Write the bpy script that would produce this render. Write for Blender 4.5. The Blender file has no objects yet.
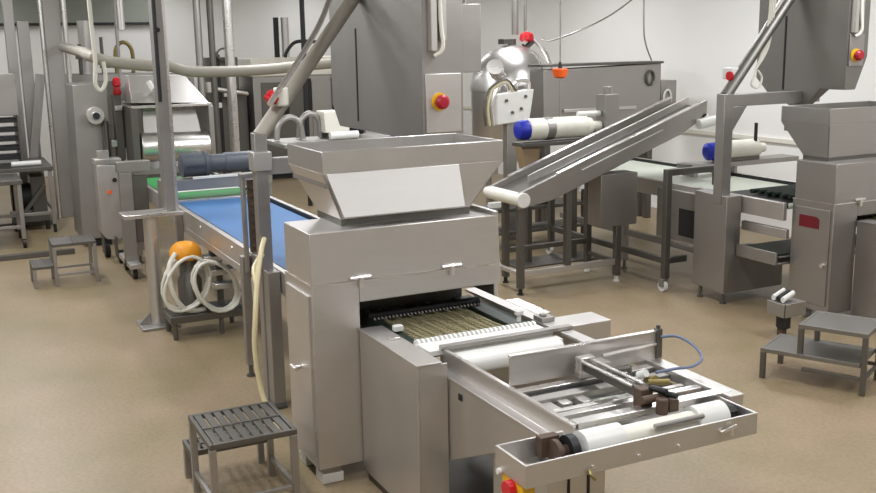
import bpy, bmesh, math, random
from mathutils import Vector, Matrix
random.seed(7)
S = bpy.context.scene
COL = S.collection
PI = math.pi

# ------------------------------------------------------------------ materials
def new_mat(name):
    m = bpy.data.materials.new(name); m.use_nodes = True
    nt = m.node_tree
    return m, nt, nt.nodes['Principled BSDF']

def rgb(h):
    def f(c):
        c /= 255.0
        return c/12.92 if c <= .04045 else ((c+.055)/1.055)**2.4
    return tuple(f(int(h[i:i+2], 16)) for i in (0, 2, 4)) + (1,)

def plain(name, hexc, rough=.5, metal=0.0, var=.08, scale=9.0, spec=.5):
    m, nt, b = new_mat(name)
    tc = nt.nodes.new('ShaderNodeTexCoord'); nz = nt.nodes.new('ShaderNodeTexNoise')
    nz.inputs['Scale'].default_value = scale; nz.inputs['Detail'].default_value = 4
    nt.links.new(tc.outputs['Object'], nz.inputs['Vector'])
    mx = nt.nodes.new('ShaderNodeMix'); mx.data_type = 'RGBA'
    c = rgb(hexc)
    mx.inputs['A'].default_value = tuple(min(1, x*(1-var)) for x in c[:3]) + (1,)
    mx.inputs['B'].default_value = tuple(min(1, x*(1+var)) for x in c[:3]) + (1,)
    nt.links.new(nz.outputs['Fac'], mx.inputs['Factor'])
    nt.links.new(mx.outputs['Result'], b.inputs['Base Color'])
    b.inputs['Roughness'].default_value = rough; b.inputs['Metallic'].default_value = metal
    b.inputs['Specular IOR Level'].default_value = spec
    return m

def steel(name, hexc, rough=.36, stretch=(3, 3, 60), var=.10):
    """brushed stainless: noise stretched along one axis drives colour and roughness"""
    m, nt, b = new_mat(name)
    tc = nt.nodes.new('ShaderNodeTexCoord'); mp = nt.nodes.new('ShaderNodeMapping')
    mp.inputs['Scale'].default_value = stretch
    nt.links.new(tc.outputs['Object'], mp.inputs['Vector'])
    nz = nt.nodes.new('ShaderNodeTexNoise'); nz.inputs['Scale'].default_value = 2.0; nz.inputs['Detail'].default_value = 5
    nt.links.new(mp.outputs['Vector'], nz.inputs['Vector'])
    n2 = nt.nodes.new('ShaderNodeTexNoise'); n2.inputs['Scale'].default_value = 5.0; n2.inputs['Detail'].default_value = 6
    nt.links.new(tc.outputs['Object'], n2.inputs['Vector'])
    ad = nt.nodes.new('ShaderNodeMath'); ad.operation = 'ADD'
    h = nt.nodes.new('ShaderNodeMath'); h.operation = 'MULTIPLY'; h.inputs[1].default_value = .5
    nt.links.new(nz.outputs['Fac'], ad.inputs[0]); nt.links.new(n2.outputs['Fac'], ad.inputs[1])
    nt.links.new(ad.outputs[0], h.inputs[0])
    mx = nt.nodes.new('ShaderNodeMix'); mx.data_type = 'RGBA'
    c = rgb(hexc)
    mx.inputs['A'].default_value = tuple(x*(1-var) for x in c[:3]) + (1,)
    mx.inputs['B'].default_value = tuple(min(1, x*(1+var)) for x in c[:3]) + (1,)
    nt.links.new(h.outputs[0], mx.inputs['Factor'])
    nt.links.new(mx.outputs['Result'], b.inputs['Base Color'])
    r = nt.nodes.new('ShaderNodeMapRange')
    r.inputs['To Min'].default_value = rough-.08; r.inputs['To Max'].default_value = rough+.10
    nt.links.new(h.outputs[0], r.inputs['Value']); nt.links.new(r.outputs['Result'], b.inputs['Roughness'])
    b.inputs['Metallic'].default_value = .92
    return m

M = {}
M['steel'] = steel('brushed_steel', 'CDC9C5', .42)
M['steel_h'] = steel('brushed_steel_polished', 'D2CFCC', .30, (60, 3, 3))
M['steel_m'] = steel('matte_steel', 'DAD7D4', .60, (60, 3, 3))
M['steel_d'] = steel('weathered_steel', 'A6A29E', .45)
M['steel_e'] = steel('dull_sheet_steel', '8B8883', .48)
M['steel_dk'] = steel('dark_steel', '716E69', .5)
M['steel_l'] = steel('bright_steel', 'E2DEDA', .28)
M['cast'] = plain('grey_motor_paint', '50555C', .45, .2)
M['black'] = plain('black_rubber', '1B1B1C', .55)
M['dgreen'] = plain('dark_green_bed', '1E2A22', .45)
M['white'] = plain('white_plastic', 'DCDBD6', .4)
M['cream'] = plain('cream_enamel', 'E2DFD2', .4)
M['paper'] = plain('pale_belt', 'CDD2C4', .3)
M['red'] = plain('red_plastic', 'C41420', .35)
M['dred'] = plain('dark_red_plastic', 'A01428', .4)
M['plaque'] = plain('maroon_plate', '6A1320', .4)
M['yellow'] = plain('yellow_plastic', 'E3B01E', .45)
M['orange'] = plain('orange_plastic', 'F0621E', .45)
M['amber'] = plain('amber_plastic', 'DE920E', .5)
M['blue'] = plain('blue_plastic', '1D2A9E', .4)
M['bluehose'] = plain('blue_hose', '656F88', .4)
M['beltblue'] = plain('blue_belt', '416FA2', .55, var=.05)
M['beltgreen'] = plain('green_belt', '2E8A46', .5)
M['brass'] = plain('aged_brass', '8F8050', .45, .7)
M['rust'] = plain('rusty_casting', '57463A', .6, .3)
M['tanpaint'] = plain('tan_paint', '8E7A5E', .5)
M['conduit'] = plain('grey_beige_conduit', '9A9488', .5)
M['tan'] = plain('tan_mesh', '958C6C', .55)
M['creamhose'] = plain('cream_hose', 'CFC29A', .4)
M['whitehose'] = plain('white_hose', 'D8D5C8', .4)
M['chain'] = plain('brown_chain', '5A4A3A', .6, .4, .3, 40)

# ------------------------------------------------------------------ mesh helpers
class MB:
    """collects shapes into one bmesh"""
    def __init__(s): s.bm = bmesh.new()
    def box(s, x0, x1, y0, y1, z0, z1):
        vs = [s.bm.verts.new((x, y, z)) for x in (x0, x1) for y in (y0, y1) for z in (z0, z1)]
        for f in ((0,1,3,2),(4,6,7,5),(0,4,5,1),(2,3,7,6),(0,2,6,4),(1,5,7,3)):
            s.bm.faces.new([vs[i] for i in f])
        return s
    def hexa(s, lo, hi):
        """lo, hi: four points each, same winding"""
        a = [s.bm.verts.new(p) for p in lo]; b = [s.bm.verts.new(p) for p in hi]
        s.bm.faces.new(a[::-1]); s.bm.faces.new(b)
        for i in range(len(a)):
            j = (i+1) % len(a); s.bm.faces.new((a[i], a[j], b[j], b[i]))
        return s
    def prism(s, poly, axis, a, b):
        """poly of 2D points extruded along axis 0/1/2 from a to b"""
        def p(q, t):
            if axis == 0: return (t, q[0], q[1])
            if axis == 1: return (q[0], t, q[1])
            return (q[0], q[1], t)
        return s.hexa([p(q, a) for q in poly], [p(q, b) for q in poly])
    def bar(s, p0, p1, w, h=None, up=(0, 0, 1)):
        """rectangular bar between two points"""
        h = h or w; p0 = Vector(p0); p1 = Vector(p1); d = (p1-p0).normalized(); u = Vector(up)
        if abs(d.dot(u)) > .98: u = Vector((0, 1, 0))
        sx = d.cross(u).normalized()*(w/2); sy = sx.cross(d).normalized()*(h/2)
        q = lambda c: [c-sx-sy, c+sx-sy, c+sx+sy, c-sx+sy]
        return s.hexa(q(p0), q(p1))
    def cyl(s, p0, p1, r, n=20, r2=None):
        p0 = Vector(p0); p1 = Vector(p1); d = (p1-p0).normalized()
        u = d.orthogonal().normalized(); v = d.cross(u); r2 = r if r2 is None else r2
        ring = lambda c, rr: [c+u*(rr*math.cos(2*PI*i/n))+v*(rr*math.sin(2*PI*i/n)) for i in range(n)]
        return s.hexa(ring(p0, r), ring(p1, r2))
    def tube(s, pts, r, n=8, smooth=4, closed=False):
        """round tube through points (Catmull-Rom)"""
        P = [Vector(p) for p in pts]
        if smooth > 1 and len(P) > 2:
            Q = []
            for i in range(len(P)-1):
                a = P[max(0, i-1)]; b = P[i]; c = P[i+1]; d = P[min(len(P)-1, i+2)]
                for k in range(smooth):
                    t = k/smooth
                    Q.append(.5*((2*b)+(c-a)*t+(2*a-5*b+4*c-d)*t*t+(3*b-a-3*c+d)*t**3))
            Q.append(P[-1]); P = Q
        rings = []; u = None
        for i, p in enumerate(P):
            d = (P[min(i+1, len(P)-1)]-P[max(i-1, 0)]).normalized()
            if u is None: u = d.orthogonal().normalized()
            else:
                u = (u-d*u.dot(d)); u = u.normalized() if u.length > 1e-6 else d.orthogonal().normalized()
            v = d.cross(u)
            rings.append([s.bm.verts.new(p+u*(r*math.cos(2*PI*k/n))+v*(r*math.sin(2*PI*k/n))) for k in range(n)])
        for a, b in zip(rings, rings[1:]):
            for k in range(n): s.bm.faces.new((a[k], a[(k+1) % n], b[(k+1) % n], b[k]))
        s.bm.faces.new(rings[0][::-1]); s.bm.faces.new(rings[-1])
        return s
    def lathe(s, c, prof, n=32, axis='z'):
        """prof: list of (radius, height) from bottom to top, closed at both ends"""
        c = Vector(c); rings = []
        for r, h in prof:
            r = max(r, .0005); ring = []
            for k in range(n):
                a = 2*PI*k/n; x, y = r*math.cos(a), r*math.sin(a)
                q = {'z': (x, y, h), 'y': (y, h, x), 'x': (h, x, y)}[axis]
                ring.append(s.bm.verts.new(c+Vector(q)))
            rings.append(ring)
        for a, b in zip(rings, rings[1:]):
            for k in range(n): s.bm.faces.new((a[k], a[(k+1) % n], b[(k+1) % n], b[k]))
        s.bm.faces.new(rings[0][::-1]); s.bm.faces.new(rings[-1])
        return s

ORG = Vector((0, 0, 0))
def part(name, mb, mat, parent=None, bev=.004, label=None):
    bm = mb.bm
    bmesh.ops.recalc_face_normals(bm, faces=bm.faces[:])
    if parent is not None:
        bmesh.ops.translate(bm, verts=bm.verts[:], vec=-ORG)
    me = bpy.data.meshes.new(name); bm.to_mesh(me); bm.free()
    me.polygons.foreach_set('use_smooth', [True]*len(me.polygons))
    me.set_sharp_from_angle(angle=math.radians(34))
    me.materials.append(mat if not isinstance(mat, str) else M[mat])
    o = bpy.data.objects.new(name, me); COL.objects.link(o)
    if parent is not None: o.parent = parent
    if bev:
        b = o.modifiers.new('bevel', 'BEVEL'); b.width = bev; b.segments = 2
        b.limit_method = 'ANGLE'; b.angle_limit = math.radians(50); b.harden_normals = False
    if label: o['label'] = label
    return o

def tag(o, label, cat, group=None, kind=None):
    o['label'] = label; o['category'] = cat
    if group: o['group'] = group
    if kind: o['kind'] = kind
    return o

def thing(name, label, cat, loc, group=None):
    global ORG
    o = bpy.data.objects.new(name, None); COL.objects.link(o)
    o.empty_display_size = .1
    o.location = loc; ORG = Vector(loc)
    return tag(o, label, cat, group)

def single(name, mb, mat, label, cat, group=None, bev=.004):
    """a thing that is one mesh: origin moved to the base of its bounds"""
    vs = [v.co for v in mb.bm.verts]
    lo = Vector((min(v[i] for v in vs) for i in range(3))); hi = Vector((max(v[i] for v in vs) for i in range(3)))
    c = Vector(((lo.x+hi.x)/2, (lo.y+hi.y)/2, lo.z))
    bmesh.ops.translate(mb.bm, verts=mb.bm.verts[:], vec=-c)
    o = part(name, mb, mat, None, bev); o.location = c
    return tag(o, label, cat, group)

def structure(name, mb, mat):
    o = part(name, mb, mat, None, 0); o['kind'] = 'structure'
    return o

# ------------------------------------------------------------------ the room
def floor_mat():
    m, nt, b = new_mat('resin_floor')
    tc = nt.nodes.new('ShaderNodeTexCoord')
    a = nt.nodes.new('ShaderNodeTexNoise'); a.inputs['Scale'].default_value = 1.3; a.inputs['Detail'].default_value = 6
    c = nt.nodes.new('ShaderNodeTexNoise'); c.inputs['Scale'].default_value = 38; c.inputs['Detail'].default_value = 3
    for n in (a, c): nt.links.new(tc.outputs['Object'], n.inputs['Vector'])
    r1 = nt.nodes.new('ShaderNodeValToRGB'); r1.color_ramp.elements[0].position = .32; r1.color_ramp.elements[1].position = .68
    r1.color_ramp.elements[0].color = rgb('87795A'); r1.color_ramp.elements[1].color = rgb('9A866D')
    nt.links.new(a.outputs['Fac'], r1.inputs['Fac'])
    r2 = nt.nodes.new('ShaderNodeValToRGB'); r2.color_ramp.elements[0].position = .35; r2.color_ramp.elements[1].position = .6
    r2.color_ramp.elements[0].color = (.82, .80, .77, 1); r2.color_ramp.elements[1].color = (1, 1, 1, 1)
    nt.links.new(c.outputs['Fac'], r2.inputs['Fac'])
    mx = nt.nodes.new('ShaderNodeMix'); mx.data_type = 'RGBA'; mx.blend_type = 'MULTIPLY'; mx.inputs['Factor'].default_value = .8
    nt.links.new(r1.outputs['Color'], mx.inputs['A']); nt.links.new(r2.outputs['Color'], mx.inputs['B'])
    nt.links.new(mx.outputs['Result'], b.inputs['Base Color'])
    b.inputs['Roughness'].default_value = .42
    bp = nt.nodes.new('ShaderNodeBump'); bp.inputs['Strength'].default_value = .08; bp.inputs['Distance'].default_value = .01
    nt.links.new(c.outputs['Fac'], bp.inputs['Height']); nt.links.new(bp.outputs['Normal'], b.inputs['Normal'])
    return m
M['floor'] = floor_mat()
M['wall'] = plain('white_wall_panel', 'F0EEEA', .45, 0, .02, 2)
M['dimwall'] = plain('grey_dim_wall', '85827D', .5, 0, .03, 2)  # unseen left wall, greyed to stand in for a dim hall beyond
M['ceil'] = plain('white_ceiling', 'B5B4B0', .6, 0, .02, 2)
M['soffit'] = plain('grey_green_dim_panel', '90948A', .6, 0, .06, 3)  # grey-green; the weaker light up there is put into its colour
XF, XN, YL, YR, ZC = -20.0, 3.0, -5.0, 8.9, 3.6
structure('floor', MB().box(XF-.2, XN+.2, YL-.2, YR+.2, -.1, 0), 'floor')
structure('ceiling', MB().box(XF-.2, XN+.2, YL-.2, YR+.2, ZC, ZC+.1), 'ceil')
structure('wall_far', MB().box(XF-.2, XF, YL-.2, YR+.2, 0, ZC), 'wall')
structure('wall_near', MB().box(XN, XN+.2, YL-.2, YR+.2, 0, ZC), 'wall')
structure('wall_left', MB().box(XF, XN, YL-.2, YL, 0, ZC), 'dimwall')
structure('wall_right', MB().box(XF, XN, YR, YR+.2, 0, ZC), 'wall')
structure('trim_1', MB().box(XF+.3, XN, YR-.03, YR, 1.10, 1.15), 'cream')
t2 = MB().box(XF, XF+.12, YL, 3.8, 2.80, ZC)
structure('trim_2', t2, 'soffit')
structure('trim_3', MB().box(XF, XF+.14, YL, 3.8, 2.755, 2.80), 'black')

# ------------------------------------------------------------------ hopper machines
def hopper_machine(dx, dy, label, group, plaque):
    """cabinet on one column with a hopper on top; the outfeed bed runs under its hood"""
    X, Y = -4.82+dx, 1.63+dy
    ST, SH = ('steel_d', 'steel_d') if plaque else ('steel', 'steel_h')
    H, SZ = (1.335, 1.01) if plaque else (1.394, 1.115)     # top of hood, seam height
    t = thing('hopper_machine', label, 'hopper machine', (X-.22, Y+.55, 0), group)
    xb = X-.44
    col = MB().box(xb, X, Y, Y+.265, .10, SZ)
    part('column', col, ST, t)
    hood = MB()
    hood.prism([(Y, SZ+.004), (Y+1.125, SZ+.004), (Y+1.11, H), (Y, H)], 0, xb+.02, X)
    part('hood', hood, ST, t)
    sk = MB().box(X-.03, X, Y+.266, Y+1.125, SZ-.115, SZ+.002)
    sk.box(xb, X-.031, Y+1.10, Y+1.125, max(.87, SZ-.195), SZ+.002)
    part('skirt_panel', sk, ST, t)
    fl = MB().box(xb+.02, X, Y+1.085, Y+1.112, H+.002, H+.021)
    part('top_flange', fl, 'steel_l', t, .002)
    ln = MB().box(X-.01, X+.004, Y-.004, Y+1.128, SZ-.003, SZ+.005).box(xb, X, Y-.004, Y+.0, SZ-.003, SZ+.005)
    part('seam_strip', ln, 'steel_l', t, 0)
    # hopper: rim band, funnel, polished front cover
    xf, xr = (X-.18, X-.71) if plaque else (X-.12, X-.70)
    rim = MB(); w = .012
    y0, y1, z0, z1 = (Y+.09, Y+1.15, 1.63, 1.76) if plaque else (Y+.13, Y+1.215, 1.68, 1.795)
    rim.box(xf-w, xf, y0, y1, z0, z1).box(xr, xr+w, y0, y1, z0, z1)
    rim.box(xr+w, xf-w, y0, y0+w, z0, z1).box(xr+w, xf-w, y1-w, y1, z0, z1)
    hop = part('hopper', rim, SH, t, .003)
    fx, fy0, fy1, rx, fz = (xf-.004, Y+.097, Y+1.05, X-.45, H+.03) if plaque else (xf-.004, Y+.225, Y+1.0, X-.50, 1.43)
    def wall(a, b, c, d, n):
        m = MB(); off = Vector(n)*.008
        m.hexa([Vector(q) for q in (a, b, c, d)], [Vector(q)+off for q in (a, b, c, d)]); return m
    fun = MB()
    A = [(xf, y0, z0), (xf, y1, z0), (xr, y1, z0), (xr, y0, z0)]
    Bq = [(fx, fy0, fz), (fx, fy1, fz), (rx, fy1, fz), (rx, fy0, fz)]
    ins = [(-.01, 0, 0), (0, -.01, 0), (.01, 0, 0), (0, .01, 0)]
    for i in range(4):
        j = (i+1) % 4; o = Vector(ins[i])
        q = [Vector(A[i]), Vector(A[j]), Vector(Bq[j]), Vector(Bq[i])]
        fun.hexa(q, [v+o for v in q])
    part('funnel', fun, ST, hop, .002)
    thr = MB().box(rx, fx-.002, fy0, fy1, H-.004, fz)
    part('throat', thr, 'steel_dk', hop, .002)
    cov = MB(); e = .012
    f1 = [Vector((xf+e*.4, y0+.02, z0-.002)), Vector((xf+e*.4, Y+.93, z0-.002)), Vector((X-.045, Y+.93, 1.452)), Vector((X-.045, y0+.085, 1.452))]
    cov.hexa([v-Vector((.010, 0, 0)) for v in f1], f1)
    if not plaque: part('front_cover', cov, 'steel_m', hop, .002, 'polished steel front cover')
    dough = MB().box(xr+.02, xf-.02, y0+.02, y1-.02, z0-.08, z0-.02)
    part('hopper_floor', dough, 'steel_d', hop, 0)
    # door on the left side with pull handle
    d = part('door', MB().box(xb+.04, X-.03, Y-.012, Y+.001, .16, SZ-.055), ST, t, .002)
    h = MB().cyl((X-.20, Y-.012, .63), (X-.20, Y-.05, .63), .012, 12).cyl((X-.24, Y-.05, .63), (X-.16, Y-.05, .63), .012, 12)
    if plaque:
        h = MB().cyl((X-.07, Y-.012, .50), (X-.07, Y-.035, .50), .018, 14)
    part('door_handle', h, 'steel_l', d, 0)
    if plaque:
        pl = MB().prism([(X-.345, .79), (X-.135, .79), (X-.135, .87), (X-.16, .89), (X-.345, .89)], 1, Y-.017, Y-.011)
        part('plaque', pl, 'plaque', d, .001, 'dark red warning plate')
    part('dark_backing', MB().box(xb+.002, xb+.012, Y+.266, Y+1.10, .70, SZ-.003), 'steel_dk', t, 0)  # added dark sheet that keeps the opening under the hood in shade
    # toggle latches on the seam
    for yy in (Y+.27, Y+.81):
        l = MB().box(X, X+.018, yy-.035, yy+.035, SZ+.01, SZ+.035).box(X, X+.03, yy-.012, yy+.012, SZ-.03, SZ+.025)
        l.cyl((X+.012, yy-.06, SZ+.023), (X+.012, yy+.06, SZ+.023), .011, 10)
        part('latch', l, 'steel_l', t, .002)
    # feet
    for fxx in (X-.09, xb+.07):
        f = MB().box(fxx-.06, fxx+.06, Y+.03, Y+.15, 0, .055)
        ft = part('foot', f, 'white', t, .004, 'white plastic foot block')
        part('foot_stem', MB().box(fxx-.05, fxx+.05, Y+.04, Y+.14, .055, .10), 'steel_d', ft, .002)
    b = MB().box(xb-.02, xb+.03, Y+.32, Y+1.06, .55, .62)
    part('back_tie', b, 'steel_dk', t)
    return t

def outfeed_bed(dx, dy, label, group, full):
    """bed that runs out of the hopper machine: side panels, mesh belt, comb, drum"""
    X, Y = -4.82+dx, 1.885+dy
    ST = 'steel' if full else 'steel_d'
    xe = X+.73                                  # front end
    t = thing('outfeed_conveyor', label, 'outfeed conveyor', (X+.2, Y+.5, 0), group)
    z = .86; yr = Y+.955
    part('side_panel', MB().box(X+.012, xe, Y, Y+.012, .06, z-.012), ST, t, .002)
    part('front_panel', MB().box(xe-.012, xe, Y+.013, Y+.16, .06, z-.012), ST, t, .002)
    part('side_panel', MB().box(X-.46, xe, yr-.012, yr, .06, z-.012), ST, t, .002)
    # top rails
    part('side_rail', MB().box(X+.012, xe+.006, Y-.004, Y+.13, z-.011, z), ST, t, .002)
    part('side_rail', MB().box(X-.46, xe+.10, yr-.07, yr+.004, z-.011, z+.004), ST, t, .002)
    part('bed_pan', MB().box(X-.40, xe-.3, Y+.131, yr-.101, z-.08, z-.055), 'dgreen', t, 0, 'dark green bed')
    for q in ((Y+.135, Y+.20), (yr-.19, yr-.075)):
        part('guide_strip', MB().box(X-.40, X+.37, *q, z-.055, z-.02), 'dgreen', t, .002)
    # wire mesh belt: wires along and across
    ms = MB(); my0, my1 = Y+.21, yr-.21; mx0, mx1 = X-.38, X+.38
    n = 15
    for i in range(n+1):
        yy = my0+(my1-my0)*i/n
        ms.box(mx0, mx1, yy-.005, yy+.005, z-.045, z-.038)
    for i in range(24):
        xx = mx0+(mx1-mx0)*i/23
        ms.box(xx-.005, xx+.005, my0, my1, z-.046, z-.037)
    part('mesh_belt', ms, 'tan', t, 0, 'tan wire mesh belt')
    wg = MB()
    for i in range(7):
        yy = my0+(my1-my0)*(i+.5)/7
        wg.tube([(mx0, yy-.05, z-.02), (mx1, yy+.02, z-.02)], .0045, 6)
    part('guide_wires', wg, 'tan', t, 0)
    # dark bar under the hood
    part('brush_bar', MB().cyl((X-.22, Y+.14, z-.01), (X-.22, yr-.11, z-.01), .025, 16), 'black', t, 0)
    br = MB()
    for i in range(30):
        yy = Y+.16+i*.0225
        br.cyl((X-.17, yy, z-.02), (X-.17, yy+.008, z-.015), .016, 8)
    part('spacer_discs', br, 'steel_dk', t, 0)
    # white comb: scalloped discs in front of the mesh
    cb = MB(); ny = 27
    for i in range(ny):
        yy = Y+.15+(yr-.125-Y-.15)*i/(ny-1)
        cb.cyl((X+.405, yy, z-.018), (X+.405, yy+.013, z-.018), .038, 14)
    cb.cyl((X+.42, Y+.135, z-.018), (X+.42, yr-.105, z-.018), .018, 16)
    cb.box(X+.43, X+.58, Y+.14, yr-.105, z-.02, z+.004)
    part('comb_roller', cb, 'white', t, 0, 'white toothed comb roller')
    part('cross_bar', MB().box(X+.56, X+.60, Y+.20, yr+.005, z+.006, z+.026), 'steel_d', t, .002)
    wb = MB().box(X+.60, X+.67, Y+.24, yr-.10, z-.03, z-.012)
    wb.cyl((X+.67, Y+.24, z-.062), (X+.67, yr-.12, z-.062), .05, 28)
    part('white_belt', wb, 'white', t, 0, 'white belt turning over a nose roller')
    kb = MB().lathe((X+.28, yr-.13, z), [(.012, -.01), (.012, .02), (.024, .028), (.026, .05), (.015, .062)], 16)
    part('knob', kb, 'white', t, 0, 'white knob')
    kb = MB().box(X+.10, X+.14, Y+.15, Y+.20, z-.01, z+.02)
    part('rail_clip', kb, 'white', t, .003)
    kb = MB().box(X+.26, X+.30, Y+.05, Y+.11, z, z+.012)
    part('rail_clip', kb, 'steel_l', t, .003)
    # motor cover box on the right side and bright landing plate
    part('motor_cover', MB().box(X+.34, X+.53, yr+.005, yr+.30, z-.17, z+.0), ST, t)
    part('landing_plate', MB().box(X-.10, X+.26, yr+.005, yr+.09, z-.006, z+.006), 'steel_l', t, .002)
    if not full:
        part('floor_skid', MB().box(X+.02, xe, Y+.02, yr-.02, 0, .06), 'steel_dk', t)
        return t
    bl = MB().box(X+.33, X+.42, yr-.07, yr+.01, z+.005, z+.03).cyl((X+.38, yr-.04, z+.03), (X+.38, yr-.04, z+.045), .02, 12)
    part('bearing_block', bl, 'steel_d', t, .002)
    part('floor_skid', MB().box(X+.02, xe-.02, Y+.02, yr-.02, 0, .06), 'steel_dk', t)
    # tapering side cheek that carries the transfer table
    ck = MB().prism([(-4.20, .30), (-3.66, .55), (-3.10, .72), (-3.10, .764), (-4.20, .764)], 1, 2.05, 2.065)
    part('side_cheek', ck, ST, t, .002)
    ck = MB().prism([(-4.08, .30), (-3.66, .55), (-3.10, .74), (-3.10, .80), (-4.08, .80)], 1, 2.865, 2.88)
    part('side_cheek', ck, ST, t, .002)
    part('slot', MB().box(-3.98, -3.95, 2.044, 2.052, .70, .73), 'black', t, 0)
    # thick left rail
    lr = MB().prism([(2.045, .765), (2.112, .765), (2.112, .862), (2.095, .862), (2.095, .78), (2.045, .78)], 0, -4.27, -3.10)
    part('left_rail', lr, ST, t, .003)
    part('rail_cap', MB().box(-4.27, -3.10, 2.093, 2.114, .863, .870), 'steel_l', t, .001)
    part('right_rail', MB().box(-4.0, -3.05, 2.85, 2.925, .82, .87), ST, t)
    # pedestal below the table
    pd = MB().box(-3.75, -3.30, 2.10, 2.40, 0, .66)
    pe = part('pedestal', pd, ST, t)
    for yy in (2.205, 2.305):
        part('panel_gap', MB().box(-3.301, -3.296, yy, yy+.012, .05, .64), 'black', pe, 0)
    # upright fence plate
    pl = part('fence_plate', MB().box(-3.632, -3.618, 2.115, 2.92, .862, .995), ST, t, .002)
    part('fence_lip', MB().box(-3.638, -3.612, 2.115, 2.92, .996, 1.003), 'steel_l', pl, .001)
    part('fence_post', MB().box(-3.637, -3.605, 2.905, 2.935, .87, 1.012).cyl((-3.62, 2.92, 1.012), (-3.62, 2.92, 1.03), .01, 10), 'steel_dk', pl, .002)
    # transfer table bars along Y
    for x0, x1, zz, mt, y0, y1 in ((-3.60, -3.55, .868, 'steel_l', 2.117, 2.845), (-3.54, -3.52, .852, 'black', 2.117, 2.845),
                           (-3.50, -3.44, .862, 'steel_d', 2.117, 2.845), (-3.36, -3.33, .846, ST, 2.117, 2.845),
                           (-3.26, -3.22, .872, 'steel_l', 2.117, 2.845), (-3.15, -3.095, .885, 'steel_l', 2.117, 2.90)):
        part('table_bar', MB().box(x0, x1, y0, y1, zz-.042, zz-.012), mt, t, .003)
    part('under_tray', MB().box(-3.62, -3.08, 2.117, 2.845, .775, .79), 'steel_d', t, 0)
    part('film_sheet', MB().hexa([(-3.44, 2.34, .800), (-3.27, 2.26, .800), (-3.28, 2.58, .800), (-3.42, 2.62, .800)],
                               [(-3.44, 2.34, .812), (-3.27, 2.26, .812), (-3.28, 2.58, .812), (-3.42, 2.62, .812)]), 'paper', t, 0, 'pale plastic sheet on the table')
    for (yy, ll) in ((2.16, .10), (2.24, .06), (2.33, .08)):
        part('table_clip', MB().box(-3.45, -3.45+ll, yy, yy+.05, .80, .835), 'steel_l', t, .003)
    # tray across the end, open on top
    tr = MB(); x0, x1, y0, y1, z0, z1 = -3.09, -2.87, 1.74, 2.83, .772, .862; w = .01
    tr.box(x1-w, x1, y0, y1, z0, z1).box(x0, x1-w, y0, y0+w, z0, z1).box(x0, x1-w, y1-w, y1, z0, z1)
    tr.box(x0, x0+w, y0+w, 2.04, z0, z1).box(x0, x1-w, y0+w, y1-w, z0, z0+w)
    tr = part('end_tray', tr, ST, t, .002)
    for yy in (2.03, 2.24, 2.43):
        part('rivet', MB().cyl((-2.87, yy, .80), (-2.863, yy, .80), .007, 10), 'steel_l', tr, 0)
    lt = MB().tube([(-2.865, 2.64, .815), (-2.85, 2.66, .83), (-2.85, 2.70, .838)], .008, 8).tube([(-2.852, 2.68, .80), (-2.85, 2.675, .832)], .007, 8)
    part('toggle_latch', lt, 'steel_l', tr, 0)
    lt = MB().tube([(-2.866, 2.01, .79), (-2.85, 2.01, .775), (-2.855, 2.03, .755)], .006, 8)
    part('toggle_latch', lt, 'brass', tr, 0)
    # rollers inside the tray
    part('white_roller', MB().cyl((-2.985, 2.05, .83), (-2.985, 2.23, .83), .062, 28), 'white', t, 0, 'white roller')
    part('white_roller', MB().cyl((-2.985, 2.59, .83), (-2.985, 2.74, .83), .062, 28), 'white', t, 0, 'white roller')
    part('roller_core', MB().cyl((-2.985, 2.231, .83), (-2.985, 2.589, .83), .045, 24), 'cream', t, 0)
    part('tie_rod', MB().cyl((-2.93, 2.36, .872), (-2.93, 2.60, .872), .010, 10), 'steel_d', t, 0)
    sp = MB().cyl((-2.985, 1.93, .83), (-2.985, 1.95, .83), .05, 20).cyl((-2.985, 1.955, .83), (-2.985, 2.03, .83), .022, 12)
    sp.box(-3.06, -3.02, 1.90, 1.98, .80, .88)
    part('chain_sprocket', sp, 'rust', t, 0)
    part('bearing', MB().cyl((-2.99, 1.99, .83), (-2.99, 2.025, .83), .055, 20), 'black', t, 0)
    sp = MB().cyl((-2.985, 2.745, .83), (-2.985, 2.80, .83), .035, 16).box(-3.05, -2.95, 2.755, 2.80, .78, .85)
    part('end_bearing', sp, 'black', t, 0)
    # air cylinder lying along the table with its swivel
    ac = MB().box(-3.54, -3.18, 2.447, 2.492, .90, .935)
    ac = part('air_cylinder', ac, 'steel_dk', t, .003)
    part('cylinder_rod', MB().cyl((-3.54, 2.442, .945), (-3.18, 2.442, .945), .008, 10).cyl((-3.54, 2.497, .945), (-3.18, 2.497, .945), .008, 10), 'steel_l', ac, 0)
    part('end_bracket', MB().box(-3.585, -3.54, 2.43, 2.51, .868, .962), 'steel_l', ac, .004)
    sw = MB().box(-3.175, -3.12, 2.44, 2.50, .86, .945).cyl((-3.05, 2.49, .86), (-3.05, 2.49, .925), .025, 16).box(-3.10, -3.04, 2.52, 2.57, .86, .91)
    sw.cyl((-3.09, 2.42, .915), (-3.09, 2.56, .915), .017, 14)
    part('swivel_joint', sw, 'rust', ac, .004, 'rust brown swivel joint')
    part('swivel_clamp', MB().cyl((-3.13, 2.49, .945), (-3.06, 2.52, .945), .013, 12).cyl((-3.10, 2.52, .93), (-3.03, 2.55, .93), .012, 12), 'black', ac, 0)
    vv = MB().cyl((-3.34, 2.64, .89), (-3.28, 2.64, .91), .018, 12).cyl((-3.29, 2.61, .90), (-3.25, 2.69, .90), .013, 12)
    part('air_valve', vv, 'brass', ac, 0)
    part('valve_cap', MB().cyl((-3.36, 2.61, .91), (-3.32, 2.62, .93), .018, 12), 'white', ac, 0)
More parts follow.
